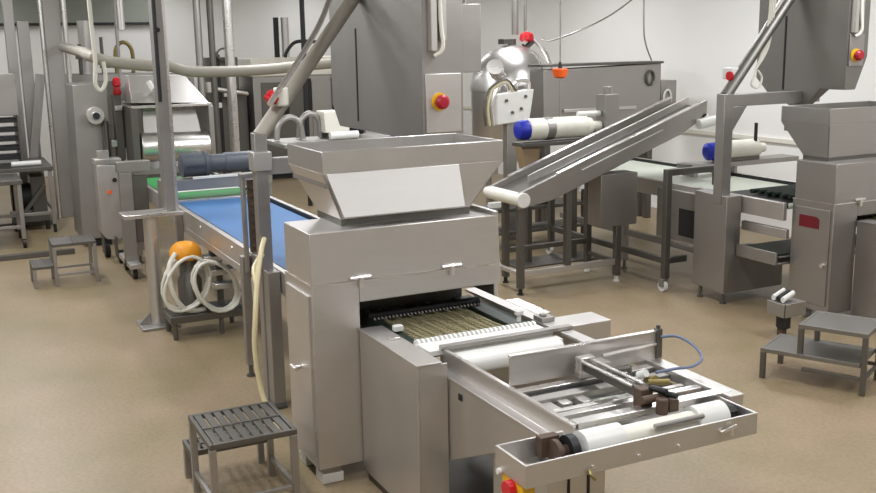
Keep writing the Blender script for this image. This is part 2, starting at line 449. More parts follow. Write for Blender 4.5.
    part('push_rod', MB().cyl((-3.56, 2.56, .95), (-3.615, 2.90, .94), .010, 10).box(-3.60, -3.52, 2.50, 2.58, .90, .93), 'steel_l', t, 0)
    part('rod_nuts', MB().cyl((-3.48, 2.52, .90), (-3.40, 2.60, .93), .016, 8).cyl((-3.42, 2.50, .92), (-3.36, 2.55, .92), .014, 8), 'steel_dk', t, 0)
    hs = MB().tube([(-3.60, 2.92, .975), (-3.54, 2.97, .985), (-3.44, 2.99, .96), (-3.36, 2.96, .93), (-3.33, 2.88, .915), (-3.33, 2.78, .92), (-3.33, 2.68, .92)], .007, 8, 6)
    part('air_hose', hs, 'bluehose', t, 0, 'thin blue air hose')
    # emergency stop box under the tray's left end
    es = MB().box(-3.05, -2.90, 1.745, 1.80, .69, .772)
    es = part('stop_box', es, 'yellow', t, .006, 'yellow stop box with red button')
    part('stop_button', MB().cyl((-2.97, 1.745, .735), (-2.97, 1.715, .735), .034, 18), 'red', es, .002)
    part('stop_screw', MB().cyl((-3.05, 1.745, .775), (-3.05, 1.725, .775), .012, 12), 'white', es, 0)
    return t

hopper_machine(0, 0, 'steel hopper machine with empty hopper in the foreground at centre', None, False)
outfeed_bed(0, 0, 'steel outfeed conveyor with white comb roller, air cylinder and end tray in the foreground', None, True)
RX, RY = -.90, 4.72
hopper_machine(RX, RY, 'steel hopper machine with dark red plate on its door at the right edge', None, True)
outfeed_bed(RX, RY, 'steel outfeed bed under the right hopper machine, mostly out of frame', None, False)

# ------------------------------------------------------------------ masts that carry the tall feed cabinets
def stop_button(parent, p, axis, r, plate=True):
    """red mushroom button on a yellow plate, pointing along +X"""
    x, y, z = p
    if plate:
        pl = part('button_plate', MB().cyl((x, y, z), (x+.006, y, z), r*1.28, 24), 'yellow', parent, 0)
    else: pl = parent
    part('stop_button', MB().lathe((x+.006, y, z), [(r*.6, 0), (r*.6, .02), (r, .022), (r, .045), (r*.7, .058), (.001, .06)], 24, 'x'), 'dred', pl, 0)

def feed_mast(label, px, py, ztop, cab, group, zfoot, gusset, drop=0):
    """post, top arm, sloping brace pipe with stop box, and the tall narrow cabinet they hold up"""
    cx, y0, y1, depth, zb = cab                 # cabinet front x, y range, depth, bottom z
    t = thing('feed_mast', label, 'feed mast', (px, py, 0), group)
    w = .052 if gusset else .042
    part('post', MB().box(px-w, px+w, py-w, py+w, zfoot, ztop), 'steel_d', t)
    arm = MB().box(px-w*.9, px+w*.9, py+w, y1-.02, ztop-.11-drop, ztop-.005-drop)
    if drop: arm = arm.box(px-w*.9, px+w*.9, y0+.10, y0+.2, ztop-.005-drop, zb)
    if gusset:
        arm.hexa([(px-.045, py+w, ztop-.11), (px-.045, py+w+.16, ztop-.11), (px-.045, py+w, ztop-.33)],
                 [(px+.045, py+w, ztop-.11), (px+.045, py+w+.16, ztop-.11), (px+.045, py+w, ztop-.33)])
    part('arm', arm, 'steel_d', t)
    # cabinet: profile in X-Z with bevelled lower corners
    zt = 3.25; xb = cx-depth
    if gusset: prof = [(xb, zb+.16), (xb+.16, zb+.02), (cx-.62, zb-.08), (cx-.42, zb-.08), (cx-.27, zb+.08), (cx, zb+.08), (cx, zt), (xb, zt)]
    else: prof = [(xb, zb+.16), (xb+.14, zb), (cx, zb), (cx, zt), (xb, zt)]
    cm = MB().prism(prof, 1, y0, y1)
    if gusset:                                  # far lower corner is cut off at a slant
        bmesh.ops.recalc_face_normals(cm.bm, faces=cm.bm.faces[:])
        r_ = bmesh.ops.bisect_plane(cm.bm, geom=cm.bm.verts[:]+cm.bm.edges[:]+cm.bm.faces[:], plane_co=(cx, y1, zb+.36), plane_no=(0, .28, -.12), clear_outer=True)
        bmesh.ops.contextual_create(cm.bm, geom=[e for e in r_['geom_cut'] if isinstance(e, bmesh.types.BMEdge)])
    cb = part('cabinet', cm, 'steel_e' if gusset else 'steel_d', t)
    part('front_panel', MB().box(cx, cx+.012, y0+.02, y1-(.06 if gusset else .02), *((zb+.28, zb+.55) if gusset else (zb+.05, zb+.42))), 'steel_d' if gusset else 'steel', cb, .003)
    part('side_slit', MB().box(cx-depth*.68, cx-depth*.68+.02, y0-.004, y0, zb+.06, zb+.72), 'black', cb, 0)
    stop_button(cb, (cx+.012, (y0+y1)/2-.03, zb+(.37 if gusset else .245)), 'x', .045)
    ym = (y0+y1)/2
    cd = MB().box(cx, cx+.05, ym-.10, ym-.055, zb+.56, zt-.02).box(cx, cx+.04, ym-.02, ym+.015, zb+.62, zt-.02)
    cd = part('cable_duct', cd, 'steel', cb, .004)
    part('duct_cable', MB().tube([(cx+.03, ym-.04, zb+1.2), (cx+.045, ym-.03, zb+.75), (cx+.05, ym-.02, zb+.58), (cx+.03, ym-.07, zb+.53)], .014, 8), 'whitehose', cd, 0)
    # funnel under the cabinet
    if not gusset:
      fx0, fx1 = cx-.55, cx-.14
      fn = MB().hexa([(fx0+.08, y0+.08, zb-.13), (fx1-.08, y0+.08, zb-.13), (fx1-.08, y1-.05, zb-.13), (fx0+.08, y1-.05, zb-.13)],
                   [(fx0, y0+.01, zb-.001), (fx1, y0+.01, zb-.001), (fx1, y1-.01, zb-.001), (fx0, y1-.01, zb-.001)])
      part('outlet_funnel', fn, 'steel_d', cb, .003)
    # hanger rods to the ceiling
    for hx in (cx-.15, xb+.15):
        part('hanger', MB().cyl((hx, ym, zt), (hx, ym, ZC), .03, 14), 'steel_d', cb, 0)
    return t

# foreground mast (beside the blue conveyor's near end)
FM = feed_mast('tall feed mast with long steel cabinet above the foreground hopper', -6.25, 1.808, 1.80, (-5.75, 2.73, 3.02, 1.62, 1.73), None, 0, False, .16)
ORG = Vector((-6.25, 1.808, 0))
part('brace_pipe', MB().cyl((-6.25, 1.808, 1.77), (-6.77, 2.73, 2.70), .048, 20), 'conduit', FM, 0)
part('brace_conduit', MB().tube([(-6.15, 1.86, 1.98), (-6.45, 2.26, 2.38), (-6.62, 2.45, 2.62), (-6.78, 2.60, 2.86), (-6.90, 2.73, 3.05)], .018, 10), 'steel_l', FM, 0)
part('rear_box', MB().box(-5.95, -5.78, 3.03, 3.17, 2.15, 2.58).cyl((-5.86, 3.10, 2.58), (-5.86, 3.10, 2.64), .012, 10), 'steel_d', FM)
bx = part('stop_box', MB().box(-6.30, -6.21, 1.93, 2.01, 1.96, 2.08), 'cream', FM, .012, 'cream box with red mushroom button')
part('stop_button', MB().cyl((-6.25, 1.93, 2.03), (-6.25, 1.90, 2.01), .048, 20).cyl((-6.25, 1.90, 2.01), (-6.25, 1.875, 1.995), .04, 20), 'red', bx, .003)
part('post_cap', MB().box(-6.31, -6.19, 1.75, 1.87, 1.56, 1.68), 'steel', FM)

part('post_skirt', MB().box(-6.31, -6.09, 1.775, 1.855, .03, .92), 'steel_d', FM)
part('foot_plate', MB().box(-6.33, -6.07, 1.76, 1.857, 0, .03), 'steel_dk', FM)
for i, (oy, oz) in enumerate(((0, 0), (.05, .03))):
    part('cable', MB().tube([(-6.20, 1.795-.02*i, 1.12-.1*i), (-6.10, 1.74-.05*i, 1.06-.10*i), (-5.97, 1.665, .88), (-5.88, 1.62, .70), (-5.86, 1.60, .5), (-5.82, 1.62, .22), (-5.66, 1.66, .03)][:(7 if i == 0 else 3)], .017, 8), 'creamhose', FM, 0, 'cream hose')

# right mast
RM = feed_mast('tall feed mast with steel cabinet above the hopper at right edge', -6.775, 6.125, 1.86, (-6.25, 6.97, 7.22, 1.05, 1.80), None, .9, True)
ORG = Vector((-6.775, 6.125, 0))
part('base_box', MB().prism([(-7.07, .12), (-6.655, .10), (-6.655, .975), (-7.07, .985)], 1, 6.08, 6.25), 'steel_d', RM)
part('lower_cabinet', MB().box(-7.07, -6.66, 6.251, 6.78, .10, .425), 'steel_d', RM)
for xx in (-7.0, -6.70):
    part('foot', MB().cyl((xx, 6.12, 0), (xx, 6.12, .12), .014, 10).cyl((xx, 6.12, 0), (xx, 6.12, .012), .03, 12), 'steel_dk', RM, 0)
part('brace_pipe', MB().cyl((-6.79, 6.14, 1.84), (-6.82, 6.97, 2.80), .05, 20), 'steel_e', RM, 0)
part('brace_conduit', MB().tube([(-6.82, 6.30, 2.05), (-6.82, 6.60, 2.42), (-6.82, 6.97, 2.92)], .022, 10), 'steel_l', RM, 0)
bx = part('stop_box', MB().box(-6.91, -6.79, 6.20, 6.34, 1.98, 2.08), 'white', RM, .012, 'white box with red button')
part('stop_button', MB().cyl((-6.80, 6.20, 2.01), (-6.80, 6.175, 2.01), .04, 20), 'red', bx, .003)
for k in range(4):
    part('cable', MB().tube([(-6.80, 6.62+k*.03, 3.1), (-6.79, 6.60+k*.02, 2.55), (-6.80, 6.56+k*.02, 2.25), (-6.80, 6.46+k*.015, 2.02+k*.02)], .007, 6), 'whitehose', RM, 0)
lp = MB()
lp.tube([(-6.78, 6.46, 2.02), (-6.78, 6.42, 1.93), (-6.78, 6.50, 1.90), (-6.78, 6.54, 1.98), (-6.78, 6.49, 2.05)], .010, 8)
part('cable_loop', lp, 'whitehose', RM, 0)

# ------------------------------------------------------------------ infeed conveyors
def infeed(label, x0, x1, y0, y1, zt, belt, legs):
    t = thing('belt_conveyor', label, 'belt conveyor', ((x0+x1)/2, (y0+y1)/2, 0))
    for ya, yb in ((y0, y0+.04), (y1-.04, y1)):
        part('side_rail', MB().box(x0, x1, ya, yb, zt-.13, zt+.02), 'steel', t)
        part('rail_edge', MB().box(x0, x1, (yb if ya == y0 else ya-.012), (yb+.012 if ya == y0 else ya), zt-.03, zt+.018), 'black', t, 0)
    part('belt', MB().box(x0+.05, x1-.05, y0+.055, y1-.055, zt-.05, zt-.012), belt, t, .012)
    for lx in legs:
        for ly in (y0-.032, y1+.032):
            lg = part('leg', MB().box(lx-.03, lx+.03, ly-.03, ly+.03, .09, zt-.01), 'steel_d', t)
            part('foot', MB().cyl((lx, ly, 0), (lx, ly, .09), .016, 12).cyl((lx, ly, 0), (lx, ly, .015), .032, 14), 'steel_dk', lg, 0)
    return t
BC = infeed('long conveyor with blue belt left of the foreground hopper', -11.6, -5.50, 1.86, 2.78, .90, 'beltblue', (-6.83, -9.0, -11.2))
part('green_belt', MB().box(-11.5, -9.6, 1.918, 2.722, .889, .900), 'beltgreen', BC, 0, 'green section of the belt')
part('belt_strip', MB().box(-9.60, -9.54, 1.918, 2.722, .889, .908), 'steel_l', BC, .002)
part('belt_strip', MB().box(-10.25, -10.12, 1.98, 2.70, .901, .910), 'paper', BC, .002)
part('under_rail', MB().box(-9.4, -6.9, 1.86, 1.90, .71, .768), 'steel', BC)
part('bolts', MB().cyl((-7.3, 1.854, .86), (-7.3, 1.86, .86), .015, 10).cyl((-8.3, 1.854, .86), (-8.3, 1.86, .86), .015, 10).cyl((-9.3, 1.854, .86), (-9.3, 1.86, .86), .015, 10), 'steel_l', BC, 0)
part('guide_bar', MB().box(-6.80, -6.75, 1.815, 1.842, .78, 1.45), 'steel_d', BC)
c2 = MB().box(-6.80, -6.77, 1.862, 1.935, .921, 1.43)
for i in range(8): c2.box(-6.77, -6.758, 1.868, 1.93, .96+i*.058, .98+i*.058)
part('lift_chain', c2, 'chain', BC, .001, 'brown lift chain')
part('guide_cap', MB().box(-6.82, -6.74, 1.81, 1.94, 1.451, 1.48), 'steel_d', BC)
br = part('motor_bridge', MB().box(-9.82, -9.55, 1.86, 2.88, 1.00, 1.10).box(-9.80, -9.58, 1.81, 1.855, .78, 1.10).box(-9.80, -9.58, 2.785, 2.88, .78, 1.0), 'steel_d', BC)
part('bridge_lip', MB().box(-9.57, -9.54, 2.1, 2.88, 1.101, 1.125), 'white', br, .003)
mo = part('drive_motor', MB().lathe((-9.70, 2.02, 1.225), [(.10, 0), (.115, .01), (.115, .22), (.125, .225), (.125, .26), (.09, .27), (.09, .42), (.10, .43), (.10, .70), (.08, .72)], 28, 'y'), 'cast', BC, 0, 'dark grey motor')
fin = MB()
for k in range(9): fin.box(-9.83+.0, -9.57, 2.06+k*.02, 2.066+k*.02, 1.215, 1.235)
part('cooling_fins', fin, 'cast', mo, 0)
part('cross_stay', MB().box(-9.02, -8.98, 1.86, 2.78, .30, .36), 'steel_d', BC)

RC = infeed('conveyor with pale belt feeding the hopper machine at the right edge', -9.6, -6.17, 6.26, 7.32, .95, 'paper', (-8.3,))
part('belt_mat', MB().box(-7.0, -6.3, 6.32, 7.25, .938, .953), 'black', RC, 0, 'black mat on the belt')
cl = MB()
for i in range(9): cl.cyl((-6.75+i*.06, 6.45+.03*(i % 3), .985), (-6.75+i*.06, 7.2, .985), .022, 10)
part('roller_bank', cl, 'dgreen', RC, 0)
part('lower_tray', MB().box(-6.645, -6.17, 6.22, 7.3, .44, .46).box(-6.645, -6.17, 6.20, 6.22, .44, .55).box(-6.645, -6.17, 6.24, 7.28, .50, .515), 'steel_d', RC)
part('tray_belt', MB().box(-6.63, -6.19, 6.25, 7.26, .516, .53), 'dgreen', RC, 0)
part('middle_bar', MB().box(-6.70, -6.17, 6.30, 6.34, .66, .74), 'steel', RC)
part('lower_rail', MB().box(-9.5, -7.08, 6.21, 6.255, .36, .42), 'steel_d', RC)
part('side_housing', MB().box(-7.76, -7.09, 6.20, 6.255, .44, .92), 'steel_d', RC)
part('housing_opening', MB().box(-7.42, -7.10, 6.192, 6.199, .50, .76), 'black', RC, 0)
br = part('motor_bridge', MB().box(-8.15, -7.9, 6.75, 8.2, 1.03, 1.08).box(-8.12, -7.93, 7.33, 7.37, .82, 1.03).box(-8.12, -7.93, 6.80, 6.85, .95, 1.03), 'steel_d', RC)
mo = part('drive_motor', MB().lathe((-8.0, 7.12, 1.19), [(.08, 0), (.10, .01), (.10, .55), (.08, .57), (.05, .58), (.05, .66)], 28, 'y'), 'cream', RC, 0, 'cream motor with blue end cap')
part('motor_cap', MB().lathe((-8.0, 7.0, 1.19), [(.05, 0), (.09, .03), (.095, .12)], 24, 'y'), 'blue', mo, 0)
part('motor_saddle', MB().box(-8.08, -7.92, 7.16, 7.66, 1.08, 1.12), 'steel_dk', br)
part('level_rod', MB().cyl((-7.95, 7.62, 1.27), (-7.95, 7.62, 1.46), .018, 10), 'black', mo, 0)

# frame in front of the right conveyor
t = thing('guard_frame', 'steel guard frame on casters standing beside the pale conveyor', 'guard frame', (-7.8, 5.95, 0))
part('post', MB().box(-7.33, -7.27, 5.92, 5.98, .13, 1.16), 'steel_dk', t)
part('top_bar', MB().box(-7.33, -7.27, 5.98, 6.55, 1.10, 1.16), 'steel_dk', t)
part('post', MB().box(-7.33, -7.27, 6.50, 6.56, .97, 1.10), 'steel_dk', t)
part('low_rail', MB().box(-9.3, -7.33, 5.93, 5.97, .27, .33), 'steel_dk', t)
part('post', MB().box(-9.3, -9.24, 5.92, 5.98, .13, .9), 'steel_dk', t)
part('cross_rail', MB().box(-7.32, -7.28, 5.98, 6.19, .27, .33), 'steel_dk', t)
for cx_ in (-7.30, -9.27):
    c = part('caster', MB().cyl((cx_-.02, 5.925, .055), (cx_-.02, 5.965, .055), .055, 20), 'white', t, .004, 'white caster wheel')
    part('caster_fork', MB().box(cx_-.045, cx_+.02, 5.912, 5.923, .05, .13).box(cx_-.045, cx_+.02, 5.967, 5.978, .05, .13), 'steel_d', c, .002)

# ------------------------------------------------------------------ inclined transfer conveyor
t = thing('incline_conveyor', 'inclined steel conveyor with white end roller rising to the right', 'conveyor', (-8.1, 5.3, 0))
ya, za, yb, zb = 4.70, .95, 6.85, 1.70
sl = (zb-za)/(yb-ya)
Z = lambda y: za+(y-ya)*sl
for x in (-7.85, -8.40):
    part('side_rail', MB().prism([(ya-.02, Z(ya)-.13), (ya+.35, Z(ya+.35)-.19), (yb-.3, Z(yb-.3)-.18), (yb, Z(yb)-.12), (yb, Z(yb)+.03), (ya-.02, Z(ya)+.02)], 0, x-.02, x+.02), 'steel_d', t)
part('rail_edge', MB().bar((-7.845, 5.1, Z(5.1)+.034), (-7.845, yb-.1, Z(yb-.1)+.034), .05, .012), 'steel_l', t, .002)
part('rail_edge', MB().bar((-8.40, 4.9, Z(4.9)+.034), (-8.40, yb, Z(yb)+.034), .05, .012), 'steel_l', t, .002)
part('edge_gleam', MB().bar((-7.826, 5.36, Z(5.36)-.04), (-7.826, 6.3, Z(6.3)-.04), .008, .022, (1, 0, 0)), 'white', t, 0, 'white strip for the gleam on the rail edge')  # reflection along the rail edge, put in as a white strip
part('belt', MB().hexa([(-8.375, ya, Z(ya)-.06), (-7.875, ya, Z(ya)-.06), (-7.875, yb, Z(yb)-.06), (-8.375, yb, Z(yb)-.06)],
                       [(-8.375, ya, Z(ya)-.03), (-7.875, ya, Z(ya)-.03), (-7.875, yb, Z(yb)-.03), (-8.375, yb, Z(yb)-.03)]), 'steel_dk', t, 0)
part('centre_divider', MB().prism([(4.95, Z(4.95)-.02), (yb, Z(yb)-.02), (yb, Z(yb)+.05), (4.95, Z(4.95)+.05)], 0, -8.13, -8.11), 'steel', t, .002)
part('end_roller', MB().cyl((-8.42, 4.70, .91), (-7.83, 4.70, .91), .062, 24), 'cream', t, .006, 'cream end roller')
part('roller_boss', MB().cyl((-7.828, 4.70, .91), (-7.78, 4.70, .91), .07, 24), 'white', t, .006)
part('roller_boss', MB().cyl((-8.422, 4.70, .91), (-8.47, 4.70, .91), .05, 20), 'white', t, .006)
part('top_roller', MB().cyl((-8.42, 6.83, 1.55), (-7.83, 6.83, 1.55), .055, 20), 'white', t, .006)
part('top_motor', MB().cyl((-7.80, 6.72, 1.50), (-7.80, 6.95, 1.53), .05, 20), 'white', t, .006, 'white drum motor')
for lx, ly, zl in ((-7.88, 4.72, .86), (-7.88, 5.24, Z(5.24)-.192), (-7.88, 5.82, .559), (-8.38, 4.85, .86), (-8.38, 5.82, Z(5.82)-.192)):
    lg = part('leg', MB().box(lx-.03, lx+.03, ly-.03, ly+.03, (.06 if ly != 5.24 else .23), zl), 'steel_dk', t)
    if ly == 5.24: continue
    part('foot', MB().cyl((lx, ly, 0), (lx, ly, .06), .02, 12).cyl((lx, ly, 0), (lx, ly, .012), .032, 12), 'white' if ly > 5.5 else 'black', lg, 0)
part('low_rail', MB().box(-7.90, -7.86, 4.75, 5.79, .17, .23), 'steel', t)
part('low_rail', MB().box(-8.40, -8.36, 4.88, 5.79, .30, .35), 'steel_dk', t)
part('cross_rail', MB().box(-8.35, -7.91, 4.70, 4.74, .18, .22), 'steel', t)
part('cross_rail', MB().box(-8.35, -7.91, 5.80, 5.84, .18, .22), 'steel_dk', t)
part('chute_box', MB().box(-8.07, -7.85, 5.60, 6.03, .56, 1.07), 'steel_d', t)

# ------------------------------------------------------------------ motor with blue cap behind the incline
t = thing('motor_stand', 'cream motor with blue end cap on a brown steel stand', 'motor', (-9.0, 5.7, 0))
part('stand_post', MB().box(-9.03, -8.97, 5.46, 5.52, .02, 1.02), 'steel_dk', t)
part('bracket', MB().prism([(5.42, 1.02), (5.56, 1.02), (5.60, 1.259), (5.36, 1.259)], 0, -9.07, -8.93), 'tanpaint', t)
part('base_plate', MB().box(-9.2, -8.8, 5.25, 6.3, 0, .02), 'steel_dk', t)
part('stand_post', MB().box(-9.03, -8.97, 6.03, 6.09, .02, 1.26), 'steel_dk', t)
part('shelf', MB().box(-9.12, -8.88, 5.36, 6.35, 1.26, 1.30), 'steel_dk', t)
mo = part('motor_body', MB().lathe((-9, 5.47, 1.43), [(.10, 0), (.115, .01), (.115, .20)], 28, 'y'), 'cream', t, 0)
part('motor_body', MB().lathe((-9, 5.77, 1.43), [(.115, 0), (.115, .42), (.10, .44), (.09, .49), (.05, .50), (.05, .62)], 28, 'y'), 'cream', t, 0)
part('flange', MB().cyl((-9, 5.672, 1.43), (-9, 5.768, 1.43), .12, 28), 'steel_d', t, .004)
part('end_cap', MB().lathe((-9, 5.34, 1.43), [(.05, 0), (.09, .02), (.105, .06), (.105, .128)], 24, 'y'), 'blue', t, 0, 'blue end cap')
part('gear_box', MB().box(-9.09, -8.91, 6.40, 6.58, 1.26, 1.76).box(-9.03, -8.97, 6.32, 6.40, 1.26, 1.40).cyl((-9.0, 6.49, 1.76), (-9.0, 6.49, 1.84), .05, 16), 'steel_d', t)
part('white_fitting', MB().cyl((-9, 6.10, 1.56), (-9, 6.39, 1.56), .03, 12).box(-9.05, -8.95, 6.585, 6.72, 1.36, 1.44), 'white', t, .004)

# ------------------------------------------------------------------ round kettle, control box, trough, pendant
t = thing('round_kettle', 'round polished steel kettle with red valve on its domed lid', 'kettle', (-11, 6.36, 0))
kp = [(.30, .75), (.44, .9), (.50, 1.1), (.51, 1.70)]
part('bowl', MB().lathe((-11, 6.36, 0), kp, 40), 'steel_h', t, 0)
lid = part('lid', MB().lathe((-11, 6.36, 0), [(.52, 1.705), (.52, 1.76)]+[(.51*math.cos(a), 1.76+.56*math.sin(a)) for a in [i*PI/2/10 for i in range(1, 11)]], 40), 'steel_h', t, 0)
part('lid_clamp', MB().box(-10.56, -10.44, 6.10, 6.2, 1.69, 1.80).box(-10.62, -10.52, 5.98, 6.05, 1.69, 1.80), 'steel_l', lid, .004)
part('spout', MB().cyl((-10.7, 5.98, 1.95), (-10.5, 5.84, 2.04), .09, 20).cyl((-10.5, 5.84, 2.04), (-10.47, 5.82, 2.05), .10, 20), 'steel_l', lid, 0)
vv = part('valve', MB().cyl((-11, 6.36, 2.31), (-11, 6.36, 2.40), .05, 16).box(-11.1, -10.95, 6.22, 6.34, 2.33, 2.40).cyl((-10.95, 6.5, 2.25), (-10.95, 6.62, 2.36), .035, 12), 'steel_dk', lid, .003)
part('valve_cap', MB().lathe((-10.95, 6.54, 2.36), [(.07, 0), (.09, .03), (.08, .10), (.03, .13)], 20), 'red', vv, 0, 'red valve cap')
part('sight_pipe', MB().tube([(-10.9, 6.62, 2.38), (-10.7, 6.66, 2.2), (-10.55, 6.66, 1.95), (-10.48, 6.64, 1.72)], .025, 10), 'steel_l', lid, 0)
part('lid_rib', MB().tube([(-10.98, 6.5, 2.32), (-10.72, 6.52, 2.18), (-10.56, 6.52, 1.98), (-10.50, 6.50, 1.80)], .014, 8), 'steel_dk', lid, 0)
for a in (40, 160, 280):
    x_, y_ = -11+.38*math.cos(math.radians(a)), 6.36+.38*math.sin(math.radians(a))
    part('leg', MB().cyl((x_, y_, 0), (x_, y_, .95), .035, 14), 'steel_d', t, 0)
t.location = (-11.95, 7.03, 0); t.scale = (1.1, 1.1, .985)
for yy, rr in ((7.12, .048), (7.28, .02)):
    single('drop_pipe', MB().cyl((-12.02, yy, 2.42 if rr > .03 else 2.46), (-12.02, yy, ZC), rr, 14), 'steel_d',
           'grey drop pipe to the kettle lid' if rr > .03 else 'thin pipe right of the drop pipe above the kettle', 'pipe', None, 0)

t = thing('control_box', 'small white control box with hoses standing before the round kettle', 'control box', (-10.2, 6.05, 0))
part('housing', MB().hexa([(-10.2, 5.80, 1.38), (-10.2, 6.24, 1.42), (-10.35, 6.24, 1.42), (-10.35, 5.80, 1.38)],
                          [(-10.2, 5.80, 1.73), (-10.2, 6.30, 1.78), (-10.35, 6.30, 1.78), (-10.35, 5.80, 1.73)]), 'white', t, .01)
for yy, zz in ((5.92, 1.66), (6.0, 1.52), (6.12, 1.56), (6.18, 1.70)):
    part('control_knob', MB().cyl((-10.2, yy, zz), (-10.18, yy, zz), .018, 12), 'steel_dk', t, 0)
part('pedestal', MB().box(-10.33, -10.23, 5.95, 6.08, 0, 1.40), 'steel_d', t)
for k in range(3):
    y_ = 5.75-.05*k
    part('hose', MB().tube([(-10.25, 6.0+.05*k, 1.74), (-10.2, 5.92, 1.86+.02*k), (-10.2, y_+.05, 1.80), (-10.2, y_-.02, 1.6), (-10.2, y_, 1.38)], .021 if k == 0 else .014, 8), ('steel_l', 'creamhose', 'steel_dk')[k], t, 0)
part('hose', MB().tube([(-10.28, 6.05, 1.75), (-10.25, 6.1, 1.88), (-10.25, 6.25, 1.86), (-10.28, 6.27, 1.76)], .024, 10), 'steel_l', t, 0)

t = thing('steel_trough', 'large grey steel trough beyond the inclined conveyor by the white wall', 'trough', (-11, 7.5, 0))
part('tank', MB().prism([(6.62, 1.22), (8.40, 1.18), (8.40, 2.02), (6.62, 1.98)], 0, -10.82, -10.5), 'steel_d', t)
part('rim', MB().box(-10.84, -10.47, 6.60, 8.42, 2.021, 2.05), 'steel_dk', t)
part('seam_bar', MB().box(-10.5, -10.47, 6.9, 8.0, 1.46, 1.50), 'steel', t)
part('side_box', MB().box(-10.8, -10.5, 8.41, 8.66, 1.42, 1.80), 'steel_d', t)
ring = MB().lathe((-10.49, 8.52, 1.58), [(.03, 0), (.05, .005), (.05, .02), (.03, .022)], 20, 'x')
part('pull_ring', MB().tube([(-10.48, 8.50+.06*math.cos(a), 1.58+.10*math.sin(a)) for a in [i*PI/6 for i in range(13)]], .014, 8), 'white', t, 0)
part('pull_ring', MB().tube([(-10.48, 8.22+.06*math.cos(a), 1.84+.09*math.sin(a)) for a in [i*PI/6 for i in range(13)]], .014, 8), 'steel_dk', t, 0)
for x_, y_ in ((-10.6, 6.72), (-10.6, 8.3), (-10.75, 6.72), (-10.75, 8.3)):
    part('leg', MB().box(x_-.04, x_+.04, y_-.04, y_+.04, 0, 1.25), 'steel_dk', t)

t = thing('hanging_control', 'orange pull switch hanging on a cable before the white wall', 'hanging switch', (-10, 6.53, 1.92))
part('switch_body', MB().lathe((-10, 6.53, 2.0), [(.03, -.10), (.075, -.08), (.095, 0), (.085, .014), (.02, .017)], 24), 'orange', t, 0)
part('cable_grip', MB().cyl((-10, 6.53, 1.995), (-10, 6.53, 2.09), .03, 12, .014), 'black', t, 0)
part('cable', MB().cyl((-10, 6.53, 2.09), (-10, 6.53, ZC), .009, 8), 'steel_d', t, 0)
part('pull_cord', MB().cyl((-10, 6.53, 1.45), (-10, 6.53, 1.88), .012, 8), 'steel_d', t, 0)
single('sagging_cable', MB().tube([(-11.70, 7.34, 2.36), (-11.35, 7.25, 2.33), (-10.9, 7.4, 2.45), (-10.9, 7.9, 2.65), (-10.9, 8.4, 2.95), (-10.9, 8.88, 3.25)], .010, 6), 'steel_d',
       'thin sagging cable from the kettle valve up to the right wall', 'cable', None, 0)
single('hanging_cable', MB().tube([(-10.52, 8.10, ZC), (-10.52, 8.12, 2.6), (-10.52, 8.15, 2.3), (-10.52, 8.26, 2.06)], .010, 6), 'steel_d',
       'thin cable hanging down to the right end of the grey trough', 'cable', None, 0)

# machinery on the floor behind the incline's legs
t = thing('pump_unit', 'low pump unit with black and white fittings seen between the incline legs', 'pump', (-9.6, 6.2, 0))
part('base_frame', MB().box(-9.9, -9.4, 5.0, 6.6, .44, .48).box(-9.9, -9.4, 5.0, 6.6, .18, .21), 'steel_dk', t)
for x_, y_ in ((-9.45, 5.03), (-9.45, 6.57), (-9.85, 5.03), (-9.85, 6.57)):
    part('leg', MB().box(x_-.025, x_+.025, y_-.025, y_+.025, 0, .62), 'steel_dk', t)
part('pump_housing', MB().lathe((-9.6, 5.95, .62), [(.05, 0), (.11, .02), (.12, .22), (.06, .25)], 20, 'y').box(-9.7, -9.5, 5.85, 6.2, .48, .55), 'black', t, .003)
part('pump_head', MB().cyl((-9.5, 6.42, .48), (-9.5, 6.42, .9), .06, 16).cyl((-9.5, 6.42, .22), (-9.5, 6.42, .44), .05, 16), 'steel_dk', t, 0)
part('gauge', MB().cyl((-9.42, 6.42, .80), (-9.38, 6.42, .80), .06, 20), 'white', t, .003)
part('gauge', MB().cyl((-9.42, 6.44, .66), (-9.38, 6.44, .66), .05, 20), 'white', t, .003)
for vb in ((-9.52, -9.42, 5.70, 5.84, .60, .68), (-9.52, -9.42, 6.2, 6.3, .76, .86), (-9.5, -9.42, 5.3, 5.5, .50, .56)):
    part('white_valve', MB().box(*vb), 'white', t, .004)
t.location.x = -9.86; t.scale = (.8, 1.0, 1.0); t.location.y = 6.33

# small trolley at the right machine's foot
t = PBR = thing('pump_bracket', 'small bracket with black pump at the foot of the right hopper machine', 'pump', (-5.93, 6.05, 0))
part('shelf', MB().box(-6.12, -5.85, 5.94, 6.31, .20, .33), 'steel_d', t)
for k in range(3):
    part('white_tube', MB().cyl((-6.06+.07*k, 5.98, .36), (-6.10+.07*k, 6.2, .40), .028, 12), 'white' if k != 1 else 'black', t, 0)
part('pump_can', MB().lathe((-5.98, 6.08, 0), [(.06, .07), (.085, .08), (.085, .198)], 20), 'black', t, 0)
part('foot', MB().box(-6.02, -5.94, 6.02, 6.10, 0, .07), 'rust', t)
part('wire', MB().tube([(-5.85, 5.95, .33), (-5.83, 5.92, .22), (-5.86, 5.97, .11), (-5.95, 6.04, .08)], .006, 6), 'black', t, 0)

PBR.location = (-5.68, 5.84, 0); PBR.scale = (.7, .62, .85)

